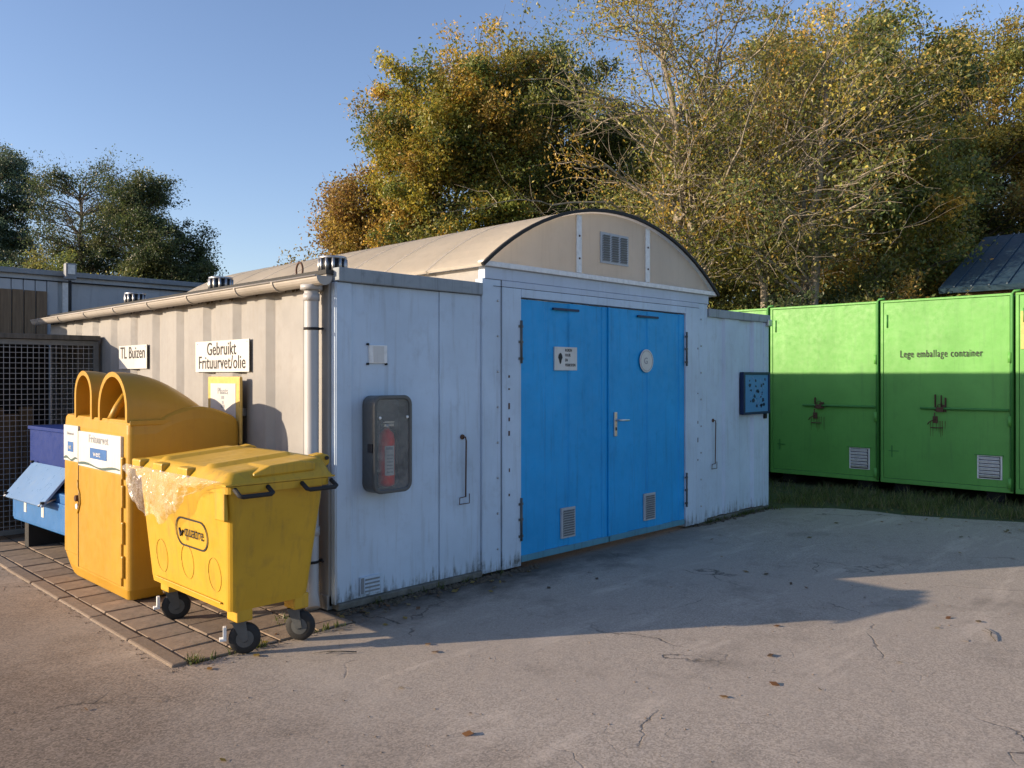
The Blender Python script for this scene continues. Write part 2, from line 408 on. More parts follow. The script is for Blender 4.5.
# central bay: frame round the doors
def bolts(m, x, zs, y=-.03):
    for z in zs: m.lathe([(.010, 0), (.010, -.006), (.004, -.009)], (x, y, z), 6, 'y')
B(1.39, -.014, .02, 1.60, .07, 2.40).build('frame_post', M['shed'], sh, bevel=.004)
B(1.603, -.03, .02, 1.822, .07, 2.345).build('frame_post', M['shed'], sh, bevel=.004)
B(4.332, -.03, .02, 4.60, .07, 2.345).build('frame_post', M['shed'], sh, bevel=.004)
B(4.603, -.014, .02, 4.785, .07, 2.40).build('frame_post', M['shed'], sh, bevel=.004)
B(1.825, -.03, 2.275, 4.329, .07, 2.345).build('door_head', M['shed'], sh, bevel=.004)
B(1.603, -.026, 2.348, 4.60, .07, 2.40).build('lintel', M['lintel'], sh, bevel=.004)
B(1.412, -.020, 2.403, 4.80, .06, 2.498).build('lintel_panel', M['lintel'], sh, bevel=.004)
m = MB()
zz = [.2+.29*i for i in range(8)]
bolts(m, 1.56, zz, -.014); bolts(m, 4.655, zz, -.014)
stuff(m.build('bolt_row', M['galv'], sh))
m = MB()
for (z, h) in ((1.60,.02), (1.5,.012), (1.34,.05), (1.24,.03), (1.12,.04), (.82,.03), (.62,.02)):
    m.box(1.672+random.uniform(-.004,.004), -.034, z, 1.684, -.028, z+h)
for (z, h) in ((1.9,.02), (1.42,.012), (1.1,.03), (.9,.05), (.7,.02)):
    m.box(4.56, -.034, z, 4.568, -.028, z+h)
stuff(m.build('paint_chip', M['rust'], sh))
# grout seam lines
m = MB(); m.box(1.5985, -.0155, .05, 1.6045, -.013, 2.40); m.box(4.598, -.0155, .05, 4.6045, -.013, 2.40); m.box(1.5, -.0275, 2.3445, 4.6, -.0255, 2.3485)
m.build('seam', M['dark'], sh)
# front, right bay
m = MB()
segs = [(4.788, 0.), (5.02, 0.), (5.05, .022), (5.16, .022), (5.19, 0.), (5.50, 0.), (5.53, .03), (5.82, .03), (5.85, .0), (6.08, .0)]
vs = [(x, y, z) for x, y in segs for z in (.05, 2.265)]
m.add(vs, [(2*i, 2*i+1, 2*i+3, 2*i+2) for i in range(len(segs)-1)])
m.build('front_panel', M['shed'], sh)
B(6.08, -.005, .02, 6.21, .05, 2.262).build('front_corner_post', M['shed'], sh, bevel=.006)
B(4.803, -.028, 2.265, 6.215, .05, 2.355).build('front_roof_rail', M['rail'], sh, bevel=.006)
B(6.13, -.045, 2.22, 6.225, .03, 2.30).build('corner_casting', M['galv'], sh, bevel=.01)
B(4.60, -.012, .0, 6.2, .06, .04).build('footing', M['footing'], sh, bevel=.01)
# upstand under the arched roof
B(1.42, .07, 2.35, 1.46, 6.05, 2.50).build('upstand', M['shed_side'], sh)
B(4.72, .07, 2.35, 4.76, 6.05, 2.50).build('upstand', M['shed_side'], sh)
# arched roof
CX, R0 = 3.145, 2.776; Z0 = 3.172-R0
half = 1.80
def arc(r, n, x0=-half, x1=half):
    a0 = math.asin(x0/R0); a1 = math.asin(x1/R0)
    return [(CX+r*math.sin(a0+(a1-a0)*i/n), Z0+r*math.cos(a0+(a1-a0)*i/n)) for i in range(n+1)]
ys = [-.045+(6.15)*i/9 for i in range(10)]
for i in range(9):
    o = arc(R0, 28); q = arc(R0-.022, 28)
    m = MB(); m.prism(o+q[::-1], 'y', ys[i]+.007, ys[i+1]-.007); ob = m.build('roof_panel', M['arch'], sh)
for i in range(1, 9):
    o = arc(R0+.002, 28); q = arc(R0-.03, 28)
    MB().prism(o+q[::-1], 'y', ys[i]-.012, ys[i]+.012).build('roof_joint', M['joint'], sh)
o = arc(R0+.006, 28); q = arc(R0-.022, 28)
MB().prism(o+q[::-1], 'y', -.072, -.047).build('roof_edge_trim', M['rubber'], sh)
# gable in three sheets
def gable(x0, x1, name='gable_panel'):
    zb = 2.545
    pts = [(x0, zb)]
    n = 14
    for i in range(n+1):
        x = x0+(x1-x0)*i/n; zt = Z0+math.sqrt((R0-.03)**2-(x-CX)**2); pts.append((x, max(zt, zb+.001)))
    pts.append((x1, zb))
    MB().prism(pts, 'y', -.012, .01).build(name, M['gable'], sh)
gx = math.sqrt((R0-.03)**2-(2.546-Z0)**2)
gable(CX-gx, 2.555); gable(2.558, 3.63); gable(3.633, CX+gx)
def topz(x): return Z0+math.sqrt((R0-.03)**2-(x-CX)**2)
for x in (2.585, 3.648):
    mm = B(x-.035, -.028, 2.55, x+.035, -.0125, topz(x)-.01).build('gable_strip', M['white_trim'], sh, bevel=.003)
    m = MB(); bolts(m, x, (2.68, topz(x)-.2), -.028); stuff(m.build('bolt', M['rust'], mm))
B(1.37, -.052, 2.50, 4.95, .02, 2.542).build('gable_sill', M['white_trim'], sh, bevel=.005)
gv = B(2.90, -.02, 2.675, 3.335, -.0125, 2.965).build('gable_vent', M['backclad'], sh)
m = MB()
for c in range(3):
    for i in range(11):
        z = 2.70+i*.0225
        m.add([(2.93+c*.135, -.022, z), (3.035+c*.135, -.022, z), (3.035+c*.135, -.035, z+.014), (2.93+c*.135, -.035, z+.014)], [(0,1,2,3)])
        m.box(2.93+c*.135, -.0235, z-.004, 3.035+c*.135, -.0205, z+.002)
m.build('louvre', M['backcap'], gv)
# doors
def door(x0, x1, hinge):
    y0, y1, z0, z1 = -.012, .028, .10, 2.262
    # pressed sheet leaf with shallow vertical folds
    q = [(x0, 0.), (x0+.05, 0), (x0+.30, 0.), (x0+.315, .012), (x0+.62, .012), (x0+.635, 0), (x0+.90, 0.), (x0+.912, .010), (x1-.10, .010), (x1-.09, 0), (x1, 0)]
    m = MB(); vs = [(x, y0+d, z) for x, d in q for z in (z0, z1)]
    m.add(vs, [(2*i, 2*i+1, 2*i+3, 2*i+2) for i in range(len(q)-1)])
    m.box(x0, .004, z0, x1, y1, z1)
    leaf = m.build('door', M['door'], sh)
    xc = (x0+x1)/2
    B(xc-.19, -.024, 2.195, xc+.16, -.008, 2.215).build('slot_cover', M['noticedark'], leaf)
    B(x0+.005, -.022, .045, x1-.005, .0, .10).build('sill_strip', M['door_sill'], leaf, bevel=.004)
    vx = xc+.02-.10
    v = B(vx, -.020, .17, vx+.19, -.0005, .44).build('vent_grille', M['backclad'], leaf, bevel=.003)
    m = MB()
    for i in range(11):
        z = .19+i*.0215
        m.add([(vx+.02, -.022, z), (vx+.17, -.022, z), (vx+.17, -.033, z+.013), (vx+.02, -.033, z+.013)], [(0,1,2,3)])
        m.box(vx+.02, -.0235, z-.004, vx+.17, -.0205, z+.001)
    m.build('vent_slat', M['backcap'], leaf)
    for z in (1.72, .23):
        m = MB(); m.tube([(hinge, -.038, z), (hinge, -.038, z+.36)], .010, 8)
        m.box(hinge-.028, -.038, z+.03, hinge+.022, -.031, z+.05); m.box(hinge-.028, -.038, z+.30, hinge+.022, -.031, z+.32); m.box(hinge-.028, -.038, z+.17, hinge+.022, -.031, z+.19)
        m.build('hinge', M['cabgrey'], leaf)
    return leaf
dl = door(1.83, 3.028, 1.818); dr = door(3.036, 4.326, 4.338)
B(3.012, -.030, .10, 3.040, -.013, 2.262).build('door_cover_strip', M['door'], dl, bevel=.003)
# handle
m = MB(); m.box(3.105, -.030, 1.04, 3.145, -.006, 1.27); m.tube([(3.125, -.03, 1.195), (3.125, -.075, 1.195), (3.14, -.085, 1.195), (3.26, -.085, 1.19)], .011, 8)
m.build('handle', M['steel'], dr, bevel=.003)
B(3.116, -.034, 1.095, 3.134, -.0305, 1.125).build('keyhole', M['black'], dr)
# stickers
st = B(2.262, -.016, 1.665, 2.565, -.003, 1.872).build('safety_sticker', M['white'], dl)
m = MB()
m.add([(2.335+.030*math.sin(t)*(1 if math.cos(t) < 0 else .55), -.018, 1.765+.045*-math.cos(t)*(1 if math.cos(t) > 0 else 1.2)) for t in [i*2*PI/14 for i in range(14)]], [tuple(range(14))])
for i, tx in enumerate(('ROKEN', 'VUUR', 'EN', 'VERBODEN')): m.text(tx, .036, (2.40, -.0175, 1.832-i*.044), (1,0,0), (0,0,1), 'LEFT', stretch=.75)
m.build('print', M['black'], st, fix=False)
rd = MB().lathe([(.115, 0), (.115, -.003)], (3.638, -.016, 1.765), 32, 'y', False).build('round_sticker', M['white'], dr)
m = MB(); m.text('G', .09, (3.625, -.021, 1.735), (1,0,0), (0,0,1)); m.tube([(3.638+.1*math.cos(t), -.0205, 1.765+.1*math.sin(t)) for t in [i*2*PI/32 for i in range(33)]], .0022, 4)
m.build('print', M['printgrey'], rd, fix=False)
# small fittings on the front
def hook_rod(x, zt, zb):
    m = MB(); m.tube([(x-.012, .008, zt), (x, -.028, zt), (x+.006, -.03, zt-.03), (x+.008, -.022, zb)], .006, 6); m.lathe([(.02, 0), (.02, -.012)], (x-.01, .002, zt), 8, 'y')
    m.tube([(x+.008, -.022, zb), (x-.05, -.018, zb-.005), (x-.055, -.018, zb-.055), (x+.05, -.018, zb-.055), (x+.05, -.018, zb+.02)], .004, 5)
    m.build('door_hook', M['rust'], sh)
hook_rod(1.194, 1.135, .665); hook_rod(4.928, 1.12, .64)
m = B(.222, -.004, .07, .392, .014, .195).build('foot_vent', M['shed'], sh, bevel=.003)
q = MB()
for i in range(4): q.box(.262, -.008, .085+i*.027, .385, -.0045, .097+i*.027)
q.box(.228, -.008, .08, .252, -.0045, .19); q.build('vent_slot', M['backcap'], m)
h = B(.300, -.004, 1.705, .455, .013, 1.835).build('label_holder', M['white_trim'], sh, bevel=.003)
B(.335, -.0065, 1.712, .425, -.0045, 1.828).build('paper_card', M['white'], h)
for a in ((.29, 1.84), (.29, 1.70), (.45, 1.70)): MB().lathe([(.009, 0), (.009, -.016)], (a[0], .012, a[1]), 6, 'y').build('screw', M['dark'], h)
# roof ventilators and lifting eye
def vent(x, y, s=1.):
    m = MB(); m.lathe([(.085*s, 0), (.085*s, .10)], (x, y, 2.345), 20); m.lathe([(.10*s, .10), (.10*s, .118), (.03, .124)], (x, y, 2.345), 20)
    for k in range(12):
        t = k*PI/6; m.tube([(x+.093*s*math.cos(t), y+.093*s*math.sin(t), 2.35), (x+.093*s*math.cos(t), y+.093*s*math.sin(t), 2.447)], .012, 5)
    o = m.build('roof_ventilator', M['galv'], sh)
    m = MB()
    for k in range(12):
        t = k*PI/6+PI/12; m.tube([(x+.082*s*math.cos(t), y+.082*s*math.sin(t), 2.355), (x+.082*s*math.cos(t), y+.082*s*math.sin(t), 2.44)], .010, 5)
    m.build('air_slot', M['black'], o)
vent(.14, .22); vent(.14, 1.95); vent(.14, 3.85)
m = MB(); m.tube([(.10, .60+.045*math.cos(t), 2.40+.045*math.sin(t)*1.3) for t in [-PI/2+i*2*PI/16 for i in range(17)]], .008, 6); m.build('lifting_eye', M['rust'], sh)
# gutter
m = MB(); gxx, gz, gr = -.085, 2.29, .062
n = 10; pr = [(gxx+gr*math.cos(PI+PI*i/n), gz+gr*math.sin(PI+PI*i/n)) for i in range(n+1)]; pi_ = [(gxx+(gr-.006)*math.cos(PI+PI*i/n), gz+(gr-.006)*math.sin(PI+PI*i/n)) for i in range(n+1)]
m.prism(pr+pi_[::-1], 'y', -.02, 6.35)
m.prism(pr, 'y', -.026, -.02); m.prism(pr, 'y', 6.35, 6.356)
m.tube([(gxx-gr, -.02, gz), (gxx-gr, 6.35, gz)], .008, 6)
g = m.build('gutter', M['gutter'], sh)
for y in (.55, 1.12, 1.98, 2.82, 3.66, 4.5, 5.34, 6.1):
    q1 = [(gxx+(gr+.008)*math.cos(PI+PI*i/n), gz+(gr+.008)*math.sin(PI+PI*i/n)) for i in range(n+1)]
    MB().prism(q1+pr[::-1], 'y', y, y+.022).build('bracket', M['gutter'], g)
# dirt washed down under the gutter: a strip of wet moss clumps
m = MB()
for i in range(150):
    y = random.uniform(.3, 6); x = -.014; z = 2.268-abs(random.gauss(0, .012)); s = random.uniform(.008, .022)
    m.add([(x-s*.4, y-s*1.5, z), (x-s*.6, y+s*1.5, z+.004), (x-s*.2, y+s, z-s*1.3), (x-s*.2, y-s, z-s*.9)], [(0,1,2,3)])
stuff(m.build('moss_fringe', M['soil'], sh))
# downpipe
px, py = -.085, .135
m = MB(); m.tube([(gxx, py, gz-.05), (gxx, py, 2.15), (px, py, 2.05), (px, py, .12), (px-.02, py-.05, .03)], .05, 14)
m.lathe([(.057, 0), (.057, .06)], (px, py, .52), 14); m.lathe([(.056, 0), (.056, .05)], (px, py, 2.13), 14)
m.lathe([(.075, -.035), (.075, .0)], (px, py, gz-.05), 14)
dp = m.build('downpipe', M['pipe'], sh)
for z in (1.93, .98, .33):
    m = MB(); m.lathe([(.054, 0), (.054, .018)], (px, py, z), 14); m.tube([(px+.05, py, z+.01), (px+.05, py-.05, z+.01), (px+.05, py-.065, z+.01)], .008, 6); m.tube([(px, py, z+.01), (.01, py, z+.01)], .007, 6)
    m.build('pipe_clamp', M['dark'], dp)

# ------------------------------------------------------------------ signs and cabinets on the shed
def side_sign(y0, y1, z0, z1, label, lines, sz, name='sign', x=-.022, st=1.):
    t = thing(name, label, 'sign', (x, (y0+y1)/2, z0))
    B(x, y0, z0, x+.006, y1, z1).build('plate', M['white'], t)
    B(x-.0015, y0-.003, z0-.003, x+.004, y0+.004, z1).build('plate_edge', M['black'], t)
    m = MB()
    for i, s in enumerate(lines):
        m.text(s, sz, (x-.002, (y0+y1)/2, z1-sz*.77-i*sz*.74), (0,-1,0), (0,0,1), stretch=st)
    m.build('lettering', M['black'], t, fix=False)
    for y in (y0+.04, y1-.04): MB().lathe([(.006, 0), (.006, -.003)], (x, y, z1-.02), 8, 'x').build('screw', M['galv'], t)
    B(x+.006, y0+.05, (z0+z1)/2-.02, .03, y0+.09, (z0+z1)/2+.02).build('spacer', M['galv'], t)
    B(x+.006, y1-.09, (z0+z1)/2-.02, .03, y1-.05, (z0+z1)/2+.02).build('spacer', M['galv'], t)
    return t
side_sign(1.132, 2.084, 1.648, 1.905, 'white sign with black two-line lettering about used frying fat', ['Gebruikt', 'Frituurvet/olie'], .152, st=.90)
side_sign(3.13, 3.84, 1.685, 1.915, 'white sign lettered for fluorescent tubes beside the wire cage', ['TL Buizen'], .165, st=.9)
t = thing('poster_board', 'yellow framed notice with white sheet below the frying fat sign', 'notice', (-.07, 1.445, 1.08))
B(-.085, 1.17, 1.08, -.055, 1.72, 1.61).build('frame', M['signyellow'], t, bevel=.012)
B(-.088, 1.23, 1.13, -.0855, 1.66, 1.555).build('sheet', M['white'], t)
m = MB(); m.text('Plaats', .075, (-.0895, 1.445, 1.47), (0,-1,0), (0,0,1), stretch=1.)
for z, ww in ((1.45,.05), (1.41,.03), (1.38,.06)): m.box(-.0895, 1.445-ww/2, z-.02, -.089, 1.445+ww/2, z+.006)
m.add([(-.0895, 1.445+.16*math.cos(a), 1.19+.10*math.sin(a)) for a in [i*PI/16 for i in range(17)]], [tuple(range(17))])
m.build('print', M['printgrey'], t, fix=False)
B(-.055, 1.24, 1.3, .03, 1.30, 1.36).build('stand_off', M['galv'], t); B(-.055, 1.60, 1.3, .03, 1.66, 1.36).build('stand_off', M['galv'], t)

def rrect(x0, z0, x1, z1, r, n=6):
    p = []
    for cx_, cz_, a in ((x1-r, z1-r, 0), (x0+r, z1-r, 90), (x0+r, z0+r, 180), (x1-r, z0+r, 270)):
        for i in range(n+1): t = math.radians(a+90*i/n); p.append((cx_+r*math.cos(t), cz_+r*math.sin(t)))
    return p
# extinguisher cabinet
t = thing('extinguisher_cabinet', 'grey wall cabinet with smoked window on the shed front', 'cabinet', (.41, -.05, .78))
a = rrect(.245, .79, .575, 1.475, .065); b2 = rrect(.265, .81, .555, 1.455, .05)
def ringprism(m, a, b, y0, y1):
    n = len(a); vs = [(p[0], y0, p[1]) for p in a]+[(p[0], y0, p[1]) for p in b]+[(p[0], y1, p[1]) for p in a]+[(p[0], y1, p[1]) for p in b]
    fs = []
    for i in range(n):
        j = (i+1) % n; fs += [(i, j, n+j, n+i), (2*n+i, 3*n+i, 3*n+j, 2*n+j), (i, 2*n+i, 2*n+j, j), (n+i, n+j, 3*n+j, 3*n+i)]
    m.add(vs, fs); return m
ringprism(MB(), a, b2, -.118, .008).build('case', M['cabgrey'], t, bevel=.005)
MB().prism(b2, 'y', -.006, .006).build('back_plate', M['cabgrey'], t)
ringprism(MB(), rrect(.242, .787, .578, 1.478, .068), rrect(.270, .815, .550, 1.450, .045), -.138, -.120).build('door_frame', M['cabgrey'], t, bevel=.007)
MB().prism(rrect(.269, .814, .551, 1.451, .045), 'y', -.131, -.126).build('window', M['window'], t)
B(.232, -.125, 1.08, .243, -.07, 1.14).build('latch', M['black'], t, bevel=.003)
for p in ((.295, 1.32), (.535, 1.32)): MB().lathe([(.011, 0), (.011, -.006), (.004, -.009)], (p[0], -.1315, p[1]), 10, 'y').build('window_screw', M['white_trim'], t)
EX, EY = .405, -.062
e = thing('fire_extinguisher', 'red fire extinguisher with white label inside the grey cabinet', 'fire extinguisher', (EX, EY, .83))
MB().lathe([(.04, 0), (.056, .01), (.058, .03), (.058, .33), (.050, .375), (.022, .40), (.020, .41)], (EX, EY, .83), 24).build('cylinder', M['ext_red'], e)
m = MB(); m.lathe([(.020, .0), (.020, .03)], (EX, EY, 1.24), 12); m.box(EX-.03, EY-.014, 1.255, EX+.055, EY+.014, 1.272); m.box(EX-.035, EY-.012, 1.28, EX+.06, EY+.012, 1.29); m.build('valve', M['steel'], e)
m = MB(); m.tube([(EX+.015, EY-.015, 1.25), (EX+.07, EY-.02, 1.22), (EX+.078, EY-.02, 1.1), (EX+.078, EY-.02, .92)], .008, 8); m.build('hose', M['rubber'], e)
m = MB(); n = 8
vs = [(EX+.0595*math.sin(u), EY-.0595*math.cos(u), z) for u in [(-.85+1.35*i/n) for i in range(n+1)] for z in (.91, 1.12)]
m.add(vs, [(2*i, 2*i+2, 2*i+3, 2*i+1) for i in range(n)]); lb = m.build('label_plate', M['white'], e, fix=False)
m = MB()
for i in range(6):
    z = .93+i*.024; vs = [(EX+.0602*math.sin(u), EY-.0602*math.cos(u), z+h) for u in (-.6, -.4, -.2, 0, .2) for h in (0, .008)]; m.add(vs, [(2*k, 2*k+2, 2*k+3, 2*k+1) for k in range(4)])
vs = [(EX+.0602*math.sin(u), EY-.0602*math.cos(u), 1.09+h) for u in (-.7, -.4, -.1, .2) for h in (0, .02)]; m.add(vs, [(2*k, 2*k+2, 2*k+3, 2*k+1) for k in range(3)])
stuff(m.build('print', M['printgrey'], lb, fix=False))
# blue notice
t = thing('notice_board', 'faded blue notice board at the right end of the shed front', 'notice board', (5.86, -.03, 1.17))
B(5.545, -.035, 1.185, 6.15, .004, 1.635).build('board', M['noticeblue'], t)
m = MB(); m.box(5.52, -.05, 1.165, 5.56, .004, 1.66); m.box(6.135, -.05, 1.165, 6.165, .0, 1.66); m.box(5.562, -.048, 1.16, 6.133, .0, 1.19); m.box(5.562, -.048, 1.63, 6.133, .0, 1.66)
m.build('frame', M['noticedark'], t, bevel=.003)
m = MB()
for i in range(26):
    x = random.uniform(5.62, 6.08); z = random.uniform(1.24, 1.58); s = random.uniform(.008, .034)
    m.add([(x+s*random.uniform(.6, 1.6)*math.cos(k), -.0365, z+s*random.uniform(.4, 1.1)*math.sin(k)) for k in [j*PI/3 for j in range(6)]], [tuple(range(6))])
m.build('print', M['noticedark'], t, fix=False)
m = MB()
for i in range(16):
    x = random.uniform(5.62, 6.05); z = random.uniform(1.25, 1.58); a_ = random.uniform(0, PI); l_ = random.uniform(.02, .07); c_, s_ = math.cos(a_)*l_, math.sin(a_)*l_
    m.add([(x-c_-s_*.12, -.0362, z-s_+c_*.12), (x+c_, -.0362, z+s_), (x+c_*.6+s_*.15, -.0362, z+s_*.6-c_*.15), (x-c_*.8, -.0362, z-s_*.8)], [(0,1,2,3)])
stuff(m.build('print', M['flap'], t, fix=False))
B(6.08, -.03, 1.10, 6.12, .0, 1.158).build('clip', M['black'], t)

# ------------------------------------------------------------------ green containers
def container(y1, n_, label, first, textual=False):
    X, w_ = 8.58, 1.64; y0 = y1-w_; zt, zb = 2.655, .15
    t = thing('storage_container', label, 'container', (X+3, (y0+y1)/2, 0), group='green storage containers in a row')
    B(X+.03, y0+.012, zb, X+2.45, y1-.012, zt-.02).build('body', M['green'], t, bevel=.01)
    # door sheet, gently dished panel
    ny, nz = 14, 18; ya, yb, za, zb2 = y0+.055, y1-.055, zb+.06, zt-.035
    m = MB(); vs = []
    for j in range(nz+1):
        for i in range(ny+1):
            u, v = i/ny, j/nz; d = .004*math.sin(u*7+first*2)*math.sin(v*5+first)+.003*math.sin(u*17+v*3)
            edge = min(1, 8*min(u, 1-u), 8*min(v, 1-v)); vs.append((X-.012+d*edge, ya+(yb-ya)*u, za+(zb2-za)*v))
    m.add(vs, [(j*(ny+1)+i, j*(ny+1)+i+1, (j+1)*(ny+1)+i+1, (j+1)*(ny+1)+i) for j in range(nz) for i in range(ny)], True)
    m.box(X-.007, ya, za, X+.03, yb, zb2)
    door_ = m.build('door', M['green'], t)
    B(X-.02, y0+.012, zb, X+.04, y0+.05, zt).build('post', M['greenpost'], t, bevel=.005)
    B(X-.02, y1-.05, zb, X+.04, y1-.012, zt).build('post', M['green'], t, bevel=.005)
    B(X-.024, y0+.012, zt-.03, X+.05, y1-.012, zt).build('top_rail', M['green'], t, bevel=.005)
    B(X-.024, y0+.012, zb-.005, X+.05, y1-.012, zb+.055).build('bottom_rail', M['green'], t, bevel=.005)
    m = MB(); m.tube([(X-.035, y0+.022, zb+.02), (X-.035, y0+.022, zt-.01), (X-.035, y0-.0, zt+.02), (X-.03, y0-.07, zt+.025)], .016, 8); m.build('corner_pipe', M['greenpost'], t)
    for z in (1.78, .98, .2): m = MB(); m.tube([(X-.045, y0+.048, z), (X-.045, y0+.048, z+.13)], .022, 8); m.build('hinge', M['green'], door_)
    # locking bar, lock box and staple with rust runs
    yc = y0+.90
    m = MB(); m.tube([(X-.04, yc+.20, 1.185), (X-.04, y0+.06, 1.185)], .016, 8); m.build('locking_bar', M['greenpost'], door_)
    m = MB(); m.box(X-.05, yc+.01, 1.15, X-.014, yc+.024, 1.37 if first != 1 else 1.30); m.box(X-.045, yc-.06, 1.2, X-.014, yc-.05, 1.36 if first != 1 else 1.22); m.box(X-.045, yc-.115, 1.14, X-.014, yc-.10, 1.33 if first != 1 else 1.2); m.box(X-.065, yc-.09, 1.14, X-.015, yc+.0, 1.20); m.box(X-.05, yc-.11, 1.205, X-.015, yc-.07, 1.235); m.tube([(X-.05, yc-.02, 1.19), (X-.055, yc-.02, 1.23), (X-.055, yc-.07, 1.25), (X-.05, yc-.08, 1.19)], .006, 6)
    m.build('lock', M['rust'], door_, bevel=.004)
    m = MB(); m.tube([(X-.05, yc+.02, 1.13), (X-.055, yc+.02, 1.04), (X-.05, yc+.09, 1.0), (X-.04, yc+.11, .97)], .007, 6); m.tube([(X-.045, yc+.07, .93), (X-.045, yc-.08, .93)], .007, 6); m.box(X-.03, yc-.01, .99, X-.014, yc+.05, 1.08)
    m.build('chain', M['rust'], door_)
    m = MB()
    for k_ in range(7):
        ya_ = yc+.08-k_*.03+.01*math.sin(k_*5+first); l_ = .10+.13*abs(math.sin(k_*2.3+first)); m.add([(X-.0165, ya_, 1.02), (X-.0165, ya_-.012, 1.02), (X-.0165, ya_-.008, 1.02-l_), (X-.0165, ya_-.003, 1.02-l_*.9)], [(0,1,2,3)])
    stuff(m.build('rust_streak', M['ruststain'], door_, fix=False))
    m = MB(); m.tube([(X-.02, y1-.10, 2.28), (X-.02, y1-.10, 2.46)], .009, 6); m.build('pin', M['greenpost'], door_)
    m = MB(); m.box(X-.02, y1-.17, .50, X-.012, y1-.155, .66); m.box(X-.02, y1-.25, .58, X-.012, y1-.12, .592); m.build('pin', M['greenpost'], door_)
    # grille
    g = B(X-.022, y0+.135, .30, X-.012, y0+.42, .60).build('vent_grille', M['white_trim'], door_, bevel=.002)
    B(X-.04, y0+.12, .602, X-.012, y0+.45, .612).build('drip_strip', M['greenpost'], g)
    sl = None
    for i in range(6):
        z = .322+i*.045
        m = MB(); m.add([(X-.023, y0+.16, z), (X-.023, y0+.395, z), (X-.05, y0+.395, z+.03), (X-.05, y0+.16, z+.03), (X-.023, y0+.16, z+.036), (X-.023, y0+.395, z+.036)], [(0,1,2,3), (3,2,5,4)])
        m.build('slat', M['white_trim'], g)
    B(X-.0235, y0+.155, .31, X-.0222, y0+.40, .59).build('grille_back', M['dark'], g)
    for yy in (y0+.15, y1-.35): B(X+.12, yy, 0, X+2.3, yy+.2, zb).build('skid', M['dark'], t)
    if textual:
        m = MB(); m.text('Lege emballage container', .138, (X-.024, (y0+y1)/2+.045, 1.868), (0,-1,0), (0,0,1), stretch=.62, bold=.002, spc=1.14); m.build('lettering', M['black'], door_, fix=False)
    return t
container(1.19, 1, 'green container between the shed corner and the lettered container', 1)
container(-.45, 1, 'green container lettered for empty packaging', 2, True)
c3 = container(-2.09, 1, 'green container at the right edge with a yellow sticker', 3)
B(8.555, -2.30, 1.95, 8.5655, -2.16, 2.42).build('yellow_sticker', M['signyellow'], c3)
container(2.83, 1, 'green container just behind the right end of the shed', 4)
container(4.47, 1, 'green container farthest back, mostly hidden by the shed', 5)

# ------------------------------------------------------------------ frying-fat collection bank
bk = local(thing('collection_bank', 'orange-yellow collection bank with two arched hoods and white panels', 'recycling bank', (-.53, 1.85, 0)))
x0, x1, y0, y1 = -.40, .43, -.705, .74
r = .13
pl = []
for cx_, cy_, a in ((x1-.04, y1-.04, 0), (x0+r, y1-r, 90), (x0+.05, y0+.05, 180), (x1-.04, y0+.04, 270)):
    rr = r if (a == 90) else .045
    for i in range(7): u = math.radians(a+90*i/6); pl.append((cx_+rr*math.cos(u), cy_+rr*math.sin(u)))
pl2 = []
for i_ in range(len(pl)):
    a_, b_ = pl[i_], pl[(i_+1) % len(pl)]; k_ = max(1, int(math.hypot(a_[0]-b_[0], a_[1]-b_[1])/.07))
    for j_ in range(k_): pl2.append((a_[0]+(b_[0]-a_[0])*j_/k_, a_[1]+(b_[1]-a_[1])*j_/k_))
pl = pl2
m = MB(); n = len(pl)
lev = [(.02, .93), (.03, .965), (.10, 1.0), (1.16, 1.0), (1.225, .99), (1.245, .965), (1.25, .90), (1.252, .6), (1.252, .2)]
vs = []
for z, s in lev:
    for (x, y) in pl:
        zz = z
        if z < .2 and y > .05 and x < 0: zz = z+.20*max(0, (y-.42)/.32)**1.6*(1 if x < -.2 else .5)  # rounded lower left corner
        if z > 1.1: zz = z+.04+.02*(y-y0)/1.45+.10*math.sin(PI*min(1, max(0, (x+.2)/.63)))**.8*(1 if x < .42 else 0)
        vs.append((x*s if z > .2 else x*s, y*s, zz))
m.add(vs, [(i*n+k, i*n+(k+1) % n, (i+1)*n+(k+1) % n, (i+1)*n+k) for i in range(len(lev)-1) for k in range(n)]+[tuple(range(n)), tuple((len(lev)-1)*n+k for k in range(n))], False)
m.build('body', M['bank'], bk, bevel=.006)
